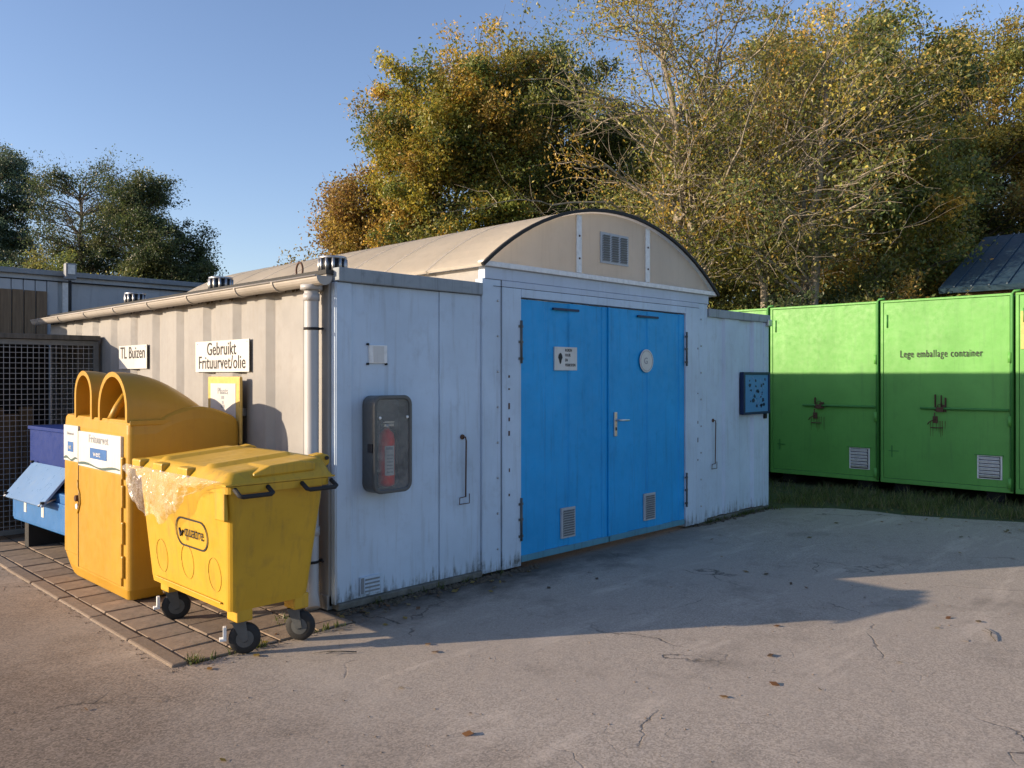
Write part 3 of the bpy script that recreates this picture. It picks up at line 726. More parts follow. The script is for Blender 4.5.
# doors on the front face with a seam between them
xf = x0-.012
sy = .28
B(xf, y0+.10, .12, x0+.02, sy-.004, .915).build('door', M['bank'], bk, bevel=.008)
B(xf, sy+.004, .20, x0+.02, y1-.13, .935).build('door', M['bank'], bk, bevel=.008)
for ya, yb, za, zb2 in ((y0+.10, sy-.006, .915, 1.185), (sy+.006, y1-.12, .935, 1.22)):
    p = B(xf-.003, ya, za, x0+.01, yb, zb2).build('info_panel', M['white'], bk, bevel=.003)
    m = MB(); yc = (ya+yb)/2; ww = (yb-ya)
    m.text('Frituurvet', .045*ww/.45, (xf-.005, yc, zb2-.075), (0,-1,0), (0,0,1), stretch=1.1); m.build('lettering', M['printgrey'], p, fix=False)
    m = MB(); m.box(xf-.005, yc-.20*ww, za+.075, xf-.0035, yc+.20*ww, za+.155)
    m.build('emblem', M['printblue'], p)
    m = MB(); m.text('vet', .06, (xf-.0065, yc+.03*ww, za+.095), (0,-1,0), (0,0,1), stretch=.9*ww/.4); m.build('emblem_lettering', M['white'], p, fix=False)
    m = MB(); nn = 12
    top = [(xf-.0045, yb-.01-(ww-.02)*i/nn, za+.028+.012*math.sin(i*.75)) for i in range(nn+1)]; bot = [(a[0], a[1], a[2]-.016-.006*math.sin(i*.9)) for i, a in enumerate(top)]
    m.add(top+bot, [(i, i+1, nn+2+i, nn+1+i) for i in range(nn)]); m.build('wave_print', M['printdark'], p, fix=False)
# hinges on the right, lock in the seam
for z in (.18, .42, .68, .88): B(xf-.006, y0+.065, z, x0+.01, y0+.098, z+.16).build('hinge', M['bank'], bk, bevel=.01)
m = MB(); m.tube([(xf-.004, sy, .80), (xf-.004, sy, .74), (xf-.004, sy-.04, .70), (xf-.004, sy-.05, .62), (xf-.004, sy-.02, .57), (xf-.004, sy, .54)], .007, 6); m.build('seam_bulge', M['bank'], bk)
m = MB(); m.lathe([(.025, 0), (.025, -.02), (.018, -.024)], (xf, sy+.01, .655), 12, 'x'); m.build('lock', M['rust'], bk)
MB().lathe([(.022, 0), (.022, -.01)], (xf, sy+.02, .59), 12, 'x').build('key_cover', M['white_trim'], bk)
B(xf-.0015, sy-.003, .12, xf+.006, sy+.004, 1.19).build('door_seam', M['rust'], bk)
# arched hoods: swept arches that fall towards the back
def hood(ya, yb, xa, xb, zt, name='hood', wall=.035, fall=1.):
    yc = (ya+yb)/2; hw = (yb-ya)/2; base = 1.285
    def ar(h, hw_, n=14):
        hs = max(h-hw_*1.0, h*.25); p = [(yc-hw_, base)]
        for i in range(n+1): u = PI-PI*i/n; p.append((yc+hw_*math.cos(u), base+hs+(h-hs)*math.sin(u)))
        p.append((yc+hw_, base)); return p
    m = MB(); st = 12; out = []
    for i in range(st+1):
        s = i/st; x = xa+(xb-xa)*s; h = (zt-base)*(1-fall*s**2.2)
        out.append([(x, y, z) for y, z in ar(h, hw*(1-.06*s))])
    n = len(out[0]); vs = [p for o_ in out for p in o_]
    m.add(vs, [(i*n+k, i*n+k+1, (i+1)*n+k+1, (i+1)*n+k) for i in range(st) for k in range(n-1)], True)
    m.add(out[-1], [tuple(range(n))])
    # rim
    inn = ar(zt-base-wall, hw-wall); o0 = out[0]; o1 = [(xa, y, z) for y, z in inn]
    m.add(o0+o1, [(k, k+1, n+k+1, n+k) for k in range(n-1)])
    # inner tunnel and back wall
    dpt = min(.30, (xb-xa)*.42)
    o2 = [(xa+dpt, y, z-(.02 if z > base+.05 else 0)) for y, z in inn]
    m.add(o1+o2, [(k, k+1, n+k+1, n+k) for k in range(n-1)], True)
    m.add(o2, [tuple(range(n))])
    return m.build(name, M['bank'], bk, fix=False)
hood(-.685, -.115, -.40, .17, 1.645, fall=.64); hood(.02, .41, -.40, .12, 1.655, fall=.6)
B(-.385, -.70, 1.26, .10, .45, 1.30).build('hood_base', M['bank'], bk, bevel=.008)
m = MB(); m.tube([(-.37, -.30, 1.29), (-.32, -.28, 1.38), (-.24, -.28, 1.50)], .03, 8); m.build('flap_support', M['bank'], bk)

# ------------------------------------------------------------------ wheeled bin
wb = local(thing('wheeled_bin', 'yellow four-wheeled waste bin with a plastic bag over its corner', 'wheelie bin', (-.66, .145, 0)))
m = MB()
lev = [(.265, -.275, .225, -.535, .58), (.31, -.28, .235, -.545, .59), (.86, -.325, .275, -.63, .64), (.99, -.335, .285, -.645, .65)]
def rr_(x0, x1, y0, y1, r, z, n=5):
    p = []
    for cx_, cy_, a in ((x1-r, y1-r, 0), (x0+r, y1-r, 90), (x0+r, y0+r, 180), (x1-r, y0+r, 270)):
        for i in range(n+1): u = math.radians(a+90*i/n); p.append((cx_+r*math.cos(u), cy_+r*math.sin(u), z))
    return p
vs = []
for z, a, b_, c_, d_ in lev: vs += rr_(a, b_, c_, d_, .05, z)
n = 24
m.add(vs, [(i*n+k, i*n+(k+1) % n, (i+1)*n+(k+1) % n, (i+1)*n+k) for i in range(len(lev)-1) for k in range(n)]+[tuple(range(n))], False)
m.build('body', M['bin'], wb, fix=True)
m = MB(); vs = []
for a, z in ((0, .955), (.022, .958), (.024, 1.0), (-.0, 1.004)): vs += rr_(-.335-a, .285+a, -.65-a, .65+a, .055, z)
m.add(vs, [(i*n+k, i*n+(k+1) % n, (i+1)*n+(k+1) % n, (i+1)*n+k) for i in range(3) for k in range(n)]); m.build('rim', M['bin'], wb)
# lower skirt with wheel sockets
for sx in (-1, 1):
    for sy_ in (-1, 1):
        B(sx*.185-.05, sy_*.47-.065, .195, sx*.185+.05, sy_*.47+.065, .29).build('wheel_socket', M['bin'], wb, bevel=.01)
# raised ribs on the end and front
m = MB(); m.box(-.295, -.45, .30, -.283, .47, .312); m.build('skirt_rib', M['bin'], wb, bevel=.004)
# lid: domed with raised ridge
nx, ny = 24, 52; vs = []
for i in range(nx+1):
    for j in range(ny+1):
        u, v = i/nx, j/ny; x = -.375+.70*u; y = -.68+1.36*v
        e = min(1, min(u, 1-u)*14)*min(1, min(v, 1-v)*22)
        z = 1.012+.052*e+.058*u*e+.012*math.sin(PI*v)*e
        # shallow ribs and front grip recess
        if .12 < u < .85 and (abs(v-.27) < .03 or abs(v-.73) < .03): z += .018
        vs.append((x, y, z))
m = MB(); m.add(vs, [(i*(ny+1)+j, (i+1)*(ny+1)+j, (i+1)*(ny+1)+j+1, i*(ny+1)+j+1) for i in range(nx) for j in range(ny)], True)
m.box(-.375, -.68, 1.004, .325, .68, 1.0125)
lid = m.build('lid', M['bin'], wb, fix=True)
for y in (.54, .20, -.16): B(-.385, y-.05, 1.015, -.30, y+.09, 1.072).build('lid_grip', M['bin'], lid, bevel=.012)
m = MB(); m.prism([(-.20, 1.06), (-.10, 1.10), (.10, 1.115), (.20, 1.10), (.20, 1.05), (-.20, 1.04)], 'y', -.665, -.42); m.build('lid_ridge', M['bin'], lid, bevel=.015)
for y in (.42, -.50):
    m = MB(); m.prism([(.20, 1.08), (.27, 1.125), (.33, 1.135), (.375, 1.12), (.38, 1.07), (.32, 1.03)], 'y', y-.045, y+.045); hg = m.build('lid_hinge', M['bin'], lid, bevel=.012)
    MB().lathe([(.012, -.058), (.012, .058)], (.350, y, 1.105), 10, 'y').build('hinge_pin', M['rubber'], hg)
# end handles (dark bars in yellow brackets)
for x in (-.22, .20):
    m = MB(); m.tube([(x-.10, -.675, .985), (x-.10, -.735, .955), (x-.085, -.745, .95), (x+.085, -.745, .95), (x+.10, -.735, .955), (x+.10, -.675, .985)], .013, 8); m.build('handle', M['rubber'], wb)
m = MB(); m.prism([(-.355, .80), (-.355, .985), (-.335, .985), (-.325, .80)], 'y', -.62, -.50); m.build('lift_lug', M['bin'], wb, bevel=.015)
# scuffed round pressings and print on the front
def front_x(z): return -.275-(z-.28)*.0862-.003
pr = MB(); zc, yc = .665, -.11
ring = []
def stad(w_, h_, n=10):
    p = []
    for cx_, a in ((w_/2-h_/2, -90), (-w_/2+h_/2, 90)):
        for i in range(n+1): u = math.radians(a+180*i/n); p.append((cx_+h_/2*math.cos(u), h_/2*math.sin(u)))
    return p
o_ = stad(.44, .18); i_ = stad(.418, .158); nn = len(o_)
vs = [(front_x(zc+q)-.003, yc-p, zc+q) for p, q in o_]+[(front_x(zc+q)-.003, yc-p, zc+q) for p, q in i_]
pr.add(vs, [(k, (k+1) % nn, nn+(k+1) % nn, nn+k) for k in range(nn)])
pr.build('emblem_outline', M['black'], wb, fix=False)
up = Vector((-.0862, 0, 1)).normalized()
pr = MB(); pr.text('quatre', .105, (front_x(.64)-.004, yc-.035, .64), (0,-1,0), up, stretch=.82, bold=.0, spc=1.16)
pr.tube([(front_x(.655)-.004, yc+.165, .68), (front_x(.655)-.004, yc+.145, .635), (front_x(.655)-.004, yc+.115, .67)], .007, 5)
pr.build('lettering', M['black'], wb, fix=False)
pr = MB()
for (y, z, rr) in ((-.02, .48, .085), (-.38, .46, .08), (.36, .46, .085)):
    pr.tube([(front_x(z+rr*1.25*math.sin(u))-.001, y+rr*math.cos(u), z+rr*1.25*math.sin(u)) for u in [k*2*PI/24 for k in range(25)]], .0016, 4)
pr.build('pressed_ring', M['bin'], wb)
# castors
def castor(x, y, rz, brake):
    g = MB(); ca, sa = math.cos(rz), math.sin(rz)
    def T(px_, py_, pz_): return (x+px_*ca-py_*sa, y+px_*sa+py_*ca, pz_)
    m = MB(); q = MB().lathe([(.050, -.024), (.082, -.022), (.090, -.012), (.090, .012), (.082, .022), (.050, .024)], (.045, 0, .090), 22, 'y')
    m.add([T(*v) for v in q.v], q.f, True); wheel = m.build('wheel', M['rubber'], wb)
    m = MB(); q = MB().lathe([(.050, -.026), (.02, -.030), (.02, .030), (.050, .026)], (.045, 0, .090), 18, 'y'); m.add([T(*v) for v in q.v], q.f); m.build('hub', M['cabgrey'], wheel)
    m = MB()
    for s in (-1, 1):
        q = MB().prism([(-.03, .195), (.05, .195), (.065, .085), (.03, .075)], 'y', s*.034-.003, s*.034+.003); m.add([T(*v) for v in q.v], q.f)
    q = MB().box(-.035, -.036, .188, .055, .036, .196); m.add([T(*v) for v in q.v], q.f)
    m.build('castor_fork', M['cabgrey'], wb)
    if brake:
        m = MB(); q = MB().box(-.075, -.02, .10, -.055, .02, .165); m.add([T(*v) for v in q.v], q.f); q = MB().box(-.095, -.022, .085, -.055, .022, .10); m.add([T(*v) for v in q.v], q.f)
        m.build('brake_pedal', M['white_trim'], wb, bevel=.003)
castor(-.205, -.47, -.45, True); castor(-.205, .47, -.3, True); castor(.165, -.47, -.9, False); castor(.205, .47, .5, False)

# plastic bag folded over the front of the bin
def bag():
    t = MB(); nu, nv = 90, 34
    X0 = -.66; Y0 = .145
    rg = random.Random(3)
    fold = [(rg.uniform(4, 16), rg.uniform(-8, 8), rg.uniform(0, 6), rg.uniform(.003, .008)) for _ in range(9)]
    vs = []
    for i in range(nu+1):
        u = i/nu
        y = Y0+.71-u*1.35                    # from beyond the left corner towards the right
        drop = .33*(math.sin(PI*min(1, (u*.92+.04)))**.55)*(1.1 if u < .38 else 1.1-.95*((u-.38)/.62)**.7)
        drop *= 1+.10*math.sin(u*15)+.06*math.sin(u*33)
        for j in range(nv+1):
            v = j/nv
            z = 1.045-.03*(1-v)-drop*v if v > 0 else 1.04
            zz = 1.035-drop*v
            bell = .045*math.sin(PI*min(1, v*.8+.1))+.01
            x = X0+front_x(min(zz, 1.0))-.045-bell*math.sin(PI*u)**.4*.9
            x += sum(a*math.sin(f*u+g*v*1.3+p) for f, g, p, a in fold)*(.4+v)
            x += .010*abs(math.sin(u*38+v*9))*v
            yy = y+.10*v*(.5-u)*-1.1*v+sum(a*.8*math.cos(g*u*2+f*v+p) for f, g, p, a in fold)
            x -= .014*abs(math.sin(u*31+v*5+1.2*math.sin(u*9)))*(.3+v)+.009*abs(math.sin(u*57-v*9+2*math.sin(v*4)))*v
            vs.append((x, yy, zz))
    t.add(vs, [(i*(nv+1)+j, (i+1)*(nv+1)+j, (i+1)*(nv+1)+j+1, i*(nv+1)+j+1) for i in range(nu) for j in range(nv)], True)
    o = t.build('plastic_bag', M['film'], None, fix=False)
    tag(o, 'crumpled clear plastic bag hanging from the lid of the yellow bin', 'plastic bag')
bag()

# ------------------------------------------------------------------ blue box by the cage
bb = local(thing('blue_crate', 'blue metal crate with a pale flap tilted open beside the cage', 'crate', (-.56, 3.30, 0), .05))
B(-.30, -.60, .25, .35, .80, .60).build('body', M['blue_box'], bb, bevel=.01)
B(-.318, -.55, .28, -.302, .76, .52).build('front_panel', M['blue_box'], bb, bevel=.004)
for y in (.42, -.02): B(-.3215, y-.03, .36, -.3185, y+.03, .50).build('white_label', M['white'], bb)
B(-.16, -.60, .60, .36, .80, 1.12).build('upper_box', M['navy'], bb, bevel=.012)
B(-.175, -.61, 1.10, .37, .81, 1.135).build('upper_lip', M['navy'], bb, bevel=.006)
m = MB(); m.add([(-.19, -.35, .80), (-.19, .62, .80), (-.43, .66, .50), (-.43, -.31, .50), (-.175, -.35, .785), (-.175, .62, .785), (-.415, .66, .485), (-.415, -.31, .485)],
    [(0,1,2,3), (4,7,6,5), (0,3,7,4), (1,5,6,2), (0,4,5,1), (3,2,6,7)])
fl = m.build('flap', M['flap'], bb, bevel=.003)
for y in (-.31, .61):
    for (x, z) in ((-.20, .80), (-.42, .525)): MB().lathe([(.018, -.008), (.018, .012)], (x, y, z), 8).build('flap_bolt', M['rubber'], fl)
for y in (.60, -.28): m = MB(); m.tube([(-.25, y, .56), (-.44, y+.01, .50)], .01, 6); m.build('flap_stay', M['galv'], fl)
for y in (-.45, .60): B(-.25, y-.05, 0, .30, y+.05, .25).build('foot', M['rubber'], bb)

# ------------------------------------------------------------------ wire cage
cg = thing('wire_cage', 'dark roofed wire mesh cage at the left of the shed', 'cage', (-.55, 5.6, 0))
CY, CX0, CX1 = 4.40, -1.12, -.04
B(CX0-.06, CY-.07, 1.985, CX1+.01, 6.15, 2.035).build('roof_board', M['roofboard'], cg, bevel=.004)
B(CX0-.03, CY-.03, 1.93, CX1, CY-.0, 1.98).build('top_rail', M['cage_frame'], cg)
for x in (CX0, CX1-.05): B(x, CY-.035, 0, x+.05, CY+.01, 1.93).build('post', M['cage_frame'], cg)
for x in (CX0,): B(x, 6.0, 0, x+.05, 6.05, 1.98).build('post', M['cage_frame'], cg)
B(CX0+.05, CY-.03, .05, CX1-.05, CY, .10).build('bottom_rail', M['cage_frame'], cg)
B(CX0+.06, 6.03, 0.0, CX1, 6.06, 1.98).build('back_board', M['dark'], cg)  # near-black colour stands in for the shade inside the cage
B(CX0+.012, 4.46, 0.05, CX0+.03, 5.98, 1.98).build('shade_board', M['roofboard'], cg)  # unseen board, added to keep sun off the wall inside the cage
m = MB()
x = CX0+.05
while x < CX1-.05: m.box(x, CY-.022, .1, x+.0045, CY-.0175, 1.93); x += .052
z = .13
while z < 1.93: m.box(CX0+.05, CY-.0265, z, CX1-.05, CY-.022, z+.0045); z += .052
y = CY+.05
while y < 6.0: m.box(CX0, y, .1, CX0+.0045, y+.0045, 1.93); y += .06
z = .13
while z < 1.93: m.box(CX0+.0045, CY, z, CX0+.009, 6.0, z+.0045); z += .06
stuff(m.build('wire_mesh', M['wire'], cg))
t = thing('board_stack', 'stack of pale boards standing inside the wire cage', 'boards', (-.7, 5.6, 0)); 
for i in range(4): B(-.98+.16*i, 5.3+.05*i, 0, -.84+.16*i, 5.36+.05*i, 1.2+.07*(i % 2)).build('board', M['plank'], t)

# ------------------------------------------------------------------ building behind on the left
bd = thing('flat_roofed_building', 'low flat roofed pale building behind the shed at the left', 'building', (1, 10, 0))
BY = 7.5
B(-3.6, BY+.03, 0, 5.0, 14, 2.98).build('wall', M['backclad'], bd)
B(-3.65, BY-.03, 2.98, 5.05, 14.05, 3.05).build('roof_cap', M['backcap'], bd, bevel=.006)
B(-3.6, BY-.012, 2.90, 5.0, BY+.028, 2.915).build('shadow_gap', M['dark'], bd)
c0 = None
x = .50-.142*28; xs_ = []
while x < .45: xs_.append(x); x += .142
for x in xs_:
    if c0 is None: c0 = B(0, 0, 0, .132, .03, .90).build('cladding_panel', M['backclad'], None, bevel=.004); c0.parent = bd; t = c0
    else: t = c0.copy(); COL.objects.link(t)
    t.location = (x-1, BY-.006-10, 2.0)
B(.55, BY-.004, 1.9, .66, BY+.028, 2.90).build('corner_trim', M['white_trim'], bd)
xx = [x for x in xs_ if x < .33]
p0 = None
for x in xx:
    if p0 is None: p0 = B(0, 0, 0, .128, .03, .78).build('plank', M['plank'], None, bevel=.003); p0.parent = bd; t = p0
    else: t = p0.copy(); COL.objects.link(t)
    t.location = (x-1+.002, BY-.045-10, 1.98+random.uniform(-.006, .006))
# flood light
fl = thing('security_light', 'small grey floodlight on a post above the pale building', 'light', (.60, 7.36, 2.3))
MB().tube([(.60, 7.36, 2.3), (.60, 7.36, 2.92)], .022, 8).build('post', M['rubber'], fl)
B(.60-.07, 7.30, 2.93, .60+.07, 7.40, 3.15).build('housing', M['backcap'], fl, bevel=.012)
B(.60-.045, 7.290, 3.0, .60+.045, 7.299, 3.13).build('lens', M['lamp_glass'], fl)

# dark-roofed building behind the green containers
fb = thing('barn', 'building with a dark blue sloping roof behind the green containers', 'building', (18, -5, 0))
B(15.3, -11, 0, 21.1, .5, 3.42).build('wall', M['brick'], fb)
m = MB(); m.prism([(14.95, 3.40), (18.2, 4.85), (21.45, 3.40), (21.4, 3.30), (18.2, 4.74), (15.0, 3.30)], 'y', -11.3, .76); rf = m.build('roof', M['bluroof'], fb)
m = MB()
for i in range(38):
    y = -11.2+i*.315; m.prism([(14.96, 3.407), (18.2, 4.857), (18.2, 4.88), (14.96, 3.43)], 'y', y, y+.03)
stuff(m.build('roof_rib', M['bluroof'], rf))

# ------------------------------------------------------------------ trees
def tubes_mesh(name, paths, mat, parent, fineside=3):
    vs = []; fs = []; base = 0
    for pts, rs in paths:
        pts = np.asarray(pts, float); rs = np.asarray(rs, float); k = len(pts)
        n = 8 if rs[0] > .1 else (5 if rs[0] > .03 else fineside)
        d = np.gradient(pts, axis=0); d /= np.linalg.norm(d, axis=1)[:, None]+1e-9
        ref = np.array([.31, .87, .38]); a = np.cross(d, ref); a /= np.linalg.norm(a, axis=1)[:, None]+1e-9; b = np.cross(d, a)
        th = np.arange(n)*2*PI/n
        ring = pts[:, None]+rs[:, None, None]*(a[:, None]*np.cos(th)[None, :, None]+b[:, None]*np.sin(th)[None, :, None])
        vs.append(ring.reshape(-1, 3))
        i = np.arange(k-1)[:, None]*n; j = np.arange(n)[None]; j2 = (j+1) % n
        fs.append((np.stack([i+j, i+j2, i+n+j2, i+n+j], -1).reshape(-1, 4))+base); base += k*n
    v = np.concatenate(vs); f = np.concatenate(fs)
    return np_mesh(name, v, f, mat, parent, smooth=True)
def np_mesh(name, v, f, mat, parent, col=None, smooth=False):
    org = np.array(ORG.get(parent.name, (0,0,0))) if parent else 0.
    me = bpy.data.meshes.new(name); me.vertices.add(len(v)); me.vertices.foreach_set('co', (v-org).astype(np.float32).ravel())
    k = f.shape[1]; me.loops.add(f.size); me.loops.foreach_set('vertex_index', f.astype(np.int32).ravel())
    me.polygons.add(len(f)); me.polygons.foreach_set('loop_start', np.arange(0, f.size, k, dtype=np.int32)); me.polygons.foreach_set('loop_total', np.full(len(f), k, np.int32))
    me.polygons.foreach_set('use_smooth', np.full(len(f), smooth))
    me.update(calc_edges=True)
    if col is not None:
        at = me.color_attributes.new('tint', 'FLOAT_COLOR', 'POINT'); c = np.ones((len(v), 4), np.float32); c[:, :3] = col; at.data.foreach_set('color', c.ravel())
    me.materials.append(mat)
    o = bpy.data.objects.new(name, me); COL.objects.link(o)
    if parent: o.parent = parent; ORG[o.name] = ORG.get(parent.name, (0,0,0))
    return o
def leaves_np(cent, size, cols, rg):
    n = len(cent)
    a = rg.normal(size=(n, 3)); a /= np.linalg.norm(a, axis=1)[:, None]
    b = rg.normal(size=(n, 3)); b -= a*(a*b).sum(1)[:, None]; b /= np.linalg.norm(b, axis=1)[:, None]
    c = np.cross(a, b); s = (size*rg.uniform(.6, 1.35, n))[:, None]
    v = np.stack([cent-a*s, cent+b*s*.52+c*s*.15, cent+a*s, cent-b*s*.52+c*s*.15], 1).reshape(-1, 3)
    f = np.arange(n*4).reshape(-1, 4); return v, f, np.repeat(cols, 4, 0)
def curve(p0, p1, rg, n=6, wob=.12, sag=0.):
    p0 = np.array(p0, float); p1 = np.array(p1, float); t = np.linspace(0, 1, n)[:, None]; L = np.linalg.norm(p1-p0)
    off = rg.normal(size=(n, 3))*L*wob*.5; off = np.cumsum(off, 0)/math.sqrt(n); off -= off[0]*(1-t)+off[-1]*t
    q = p0+(p1-p0)*t+off; q[:, 2] += sag*L*(t[:, 0]*(1-t[:, 0])); return q
PAL = {
 'autumn': [(.16,.13,.022), (.20,.15,.02), (.26,.15,.025), (.10,.105,.02), (.07,.08,.018), (.20,.125,.03), (.13,.125,.03)],
 'rust':   [(.20,.105,.03), (.22,.14,.03), (.16,.09,.03), (.15,.12,.025), (.20,.14,.03)],
 'olive':  [(.105,.105,.028), (.14,.13,.03), (.075,.082,.022), (.20,.165,.04), (.06,.075,.025)],
 'dark':   [(.035,.045,.018), (.05,.06,.02), (.065,.065,.022), (.03,.04,.016)],
 'brown':  [(.16,.135,.035), (.22,.165,.035), (.12,.12,.03), (.085,.095,.03), (.25,.15,.035)],
 'bluegreen': [(.05,.07,.045), (.06,.08,.045), (.08,.09,.05), (.04,.055,.038)],
}
PAL = {k: [tuple(min(.55, c*k_) for c, k_ in zip(q, (2.0, 2.25, 2.3))) for q in v] for k, v in PAL.items()}
def tree(name, label, x, y, h, lobes, pal, nclump, lpc, size, seed, mat='bark', tr=.22, group=None, cr=1., stems=1, dens=1., twigs=5, fork=.3, cat='tree', whips=0, wl=2.6, wr=.020):
    """lobes = list of (dx, dy, z, rx, ry, rz): crown volumes; limbs run from the stem to every clump of leaves"""
    rg = np.random.default_rng(seed)
    t = thing(name, label, cat, (x, y, 0), group=group)
    vol = np.array([l[3]*l[4]*l[5] for l in lobes]); vol = vol/vol.sum()
    paths = []; C = []; T = []; colr = []
    pals = np.array(PAL[pal])
    tops = []
    for s in range(stems):
        a = s*2*PI/max(1, stems)+rg.uniform(0, 1); b0 = np.array([x+(.35*math.cos(a) if stems > 1 else 0), y+(.35*math.sin(a) if stems > 1 else 0), -.05])
        lb = lobes[s % len(lobes)]; top = np.array([x+lb[0]*.6, y+lb[1]*.6, min(lb[2]+lb[5]*.5, h*.9)])
        p = curve(b0, top, rg, 14, .09); r = np.linspace(tr, tr*.22, 14); r[0] *= 1.3; paths.append((p, r)); tops.append((p, r))
    for i in range(nclump):
        l = lobes[rg.choice(len(lobes), p=vol)]
        d = rg.normal(size=3); d /= np.linalg.norm(d); rad = rg.uniform(.35, 1.)**.5
        c = np.array([x+l[0]+d[0]*l[3]*rad, y+l[1]+d[1]*l[4]*rad, l[2]+d[2]*l[5]*rad])
        if c[2] < .4: c[2] = .4+rg.uniform(0, .6)
        p, r = tops[rg.integers(len(tops))]
        # leave the stem lower than the clump
        dz = np.abs(p[:, 2]-(c[2]-.45*np.linalg.norm(c[:2]-p[:, :2].mean(0)))); k = int(np.clip(dz.argmin(), 2, len(p)-2))
        q = curve(p[k], c, rg, 7, .22, .25); rr0 = min(r[k]*.5, .022*cr+.010*np.linalg.norm(c-p[k]))
        paths.append((q, np.linspace(rr0, .010, 7)))
        cs = rg.uniform(.55, 1.15)*cr
        base = pals[rg.integers(len(pals))]*rg.uniform(.55, 1.35)
        tips = []
        for j in range(twigs):
            dd = rg.normal(size=3); dd[2] = dd[2]*.7+.25; dd /= np.linalg.norm(dd); e = c+dd*cs*rg.uniform(.6, 1.25)
            s0 = q[rg.integers(3, 7)]; tw = curve(s0, e, rg, 5, .3); paths.append((tw, np.linspace(.009, .003, 5))); tips.append(tw)
            if mat == 'palebark' or dens < .6:
                for _ in range(1):
                    s1 = tw[rg.integers(1, 4)]; dd = rg.normal(size=3); dd[2] += .3; dd /= np.linalg.norm(dd)
                    tw2 = curve(s1, s1+dd*cs*rg.uniform(.3, .8), rg, 4, .3); paths.append((tw2, np.linspace(.006, .002, 4)))
                    tips.append(tw2)
        n = int(lpc*2.1*rg.uniform(.5, 1.4)*dens)
        if n > 0:
            tt = np.stack([tips[k] [m_] for k, m_ in zip(rg.integers(len(tips), size=n), rg.integers(1, 4, size=n))])
            pos = tt+rg.normal(size=(n, 3))*cs*np.array([.20, .20, .15])
            C.append(pos); jit = rg.uniform(.6, 1.4, (n, 1)); cc = np.where(rg.uniform(size=(n, 1)) < .3, pals[rg.integers(len(pals), size=n)], base)*jit
            colr.append(cc)
    for i in range(whips):      # long bare arching twigs that stand clear of the leaves
        p, r = tops[rg.integers(len(tops))]; k = rg.integers(4, len(p)-1); a = rg.uniform(0, 2*PI); L = wl*rg.uniform(.5, 1.25)
        d = np.array([math.cos(a), math.sin(a), rg.uniform(-.15, 1.1)]); d /= np.linalg.norm(d)
        l = lobes[rg.choice(len(lobes), p=vol)]; s0 = p[k]+(rg.uniform(.1, .6)*(np.array([x+l[0], y+l[1], l[2]])-p[k]))
        q = curve(s0, s0+d*L, rg, 9, .16, rg.uniform(-.25, .35)); paths.append((q, np.linspace(wr*rg.uniform(.6, 1.3), .003, 9)))
        for j in range(7):
            s1 = q[rg.integers(2, 8)]; dd = d+rg.normal(size=3)*.75; dd /= np.linalg.norm(dd); q2 = curve(s1, s1+dd*L*rg.uniform(.2, .5), rg, 5, .22); paths.append((q2, np.linspace(.006, .002, 5)))
    tubes_mesh('trunk', paths, M[mat], t)
    C = np.concatenate(C); colr = np.concatenate(colr); C[:, 2] = np.maximum(C[:, 2], .1)
    v, f, cc = leaves_np(C, size*.68, colr, rg)
    np_mesh('crown', v, f, M['leaf'], t, cc)
    return t
G1 = 'autumn trees behind the shed'; G2 = 'trees beyond the pale building'
def W_(px, d):
    l = (px-512)/819*d; return (-3.128+d*.712+l*.702, -4.803+d*.702-l*.712)
# behind the shed, left to right
x, y = W_(352, 25); tree('maple_tree', 'rust brown tree at the left end of the row behind the shed', x, y, 7.4, [(-.2,.2,4.1,1.75,1.75,1.6), (.5,-.5,6.2,1.6,1.6,1.6), (.9,-.9,4.2,1.5,1.5,1.5)], 'rust', 130, 420, .072, 1, tr=.14, group=G1)
x, y = W_(455, 24); tree('maple_tree', 'tall golden green tree behind the arched roof, left of the bare tree', x, y, 13, [(0,0,6.2,2.6,2.6,2.8), (-.4,.4,9.0,2.0,2.0,2.1), (.9,-.9,9.3,2.3,2.3,2.4), (-1.2,.8,4.8,1.5,1.5,1.4)], 'autumn', 230, 440, .075, 2, tr=.24, group=G1)
x, y = W_(545, 26); tree('oak_tree', 'olive green tree just right of the golden one, sky showing through', x, y, 12, [(0,0,5.8,2.4,2.4,2.8), (.5,-.5,9.6,2.5,2.5,2.4)], 'olive', 120, 420, .078, 3, tr=.26, group=G1)
x, y = W_(640, 24); tree('oak_tree', 'dark tree standing behind the bare pale branches', x, y, 10, [(0,0,4.2,3.0,3.0,2.8), (1.2,-1.2,7.5,2.2,2.2,2.0)], 'olive', 90, 430, .08, 4, tr=.25, group=G1)
x, y = W_(688, 17.5); tree('bare_tree', 'nearly bare pale barked tree with tangled twigs above the gable', x, y, 11, [(-.7,.7,7.4,2.0,2.0,2.8), (.8,-.8,7.2,2.0,2.0,2.8), (0,0,4.6,2.0,2.0,1.3), (-1.6,1.6,5.6,1.2,1.2,1.6)], 'autumn', 95, 170, .055, 5, mat='palebark', tr=.17, stems=3, group=G1, dens=.75, twigs=5, cr=1.05, whips=55, wl=2.9, wr=.032)
x, y = W_(790, 17); tree('bare_tree', 'pale branched tree leaning over the left green container', x, y, 9, [(.2,-.2,5.8,2.2,2.2,2.2), (-.9,.9,4.6,1.8,1.8,1.5), (.9,-.8,7.6,2.1,2.1,1.6)], 'brown', 80, 130, .06, 6, mat='palebark', tr=.15, stems=3, group=G1, dens=1.2, twigs=5, cr=1.0, whips=36, wl=2.4, wr=.022)
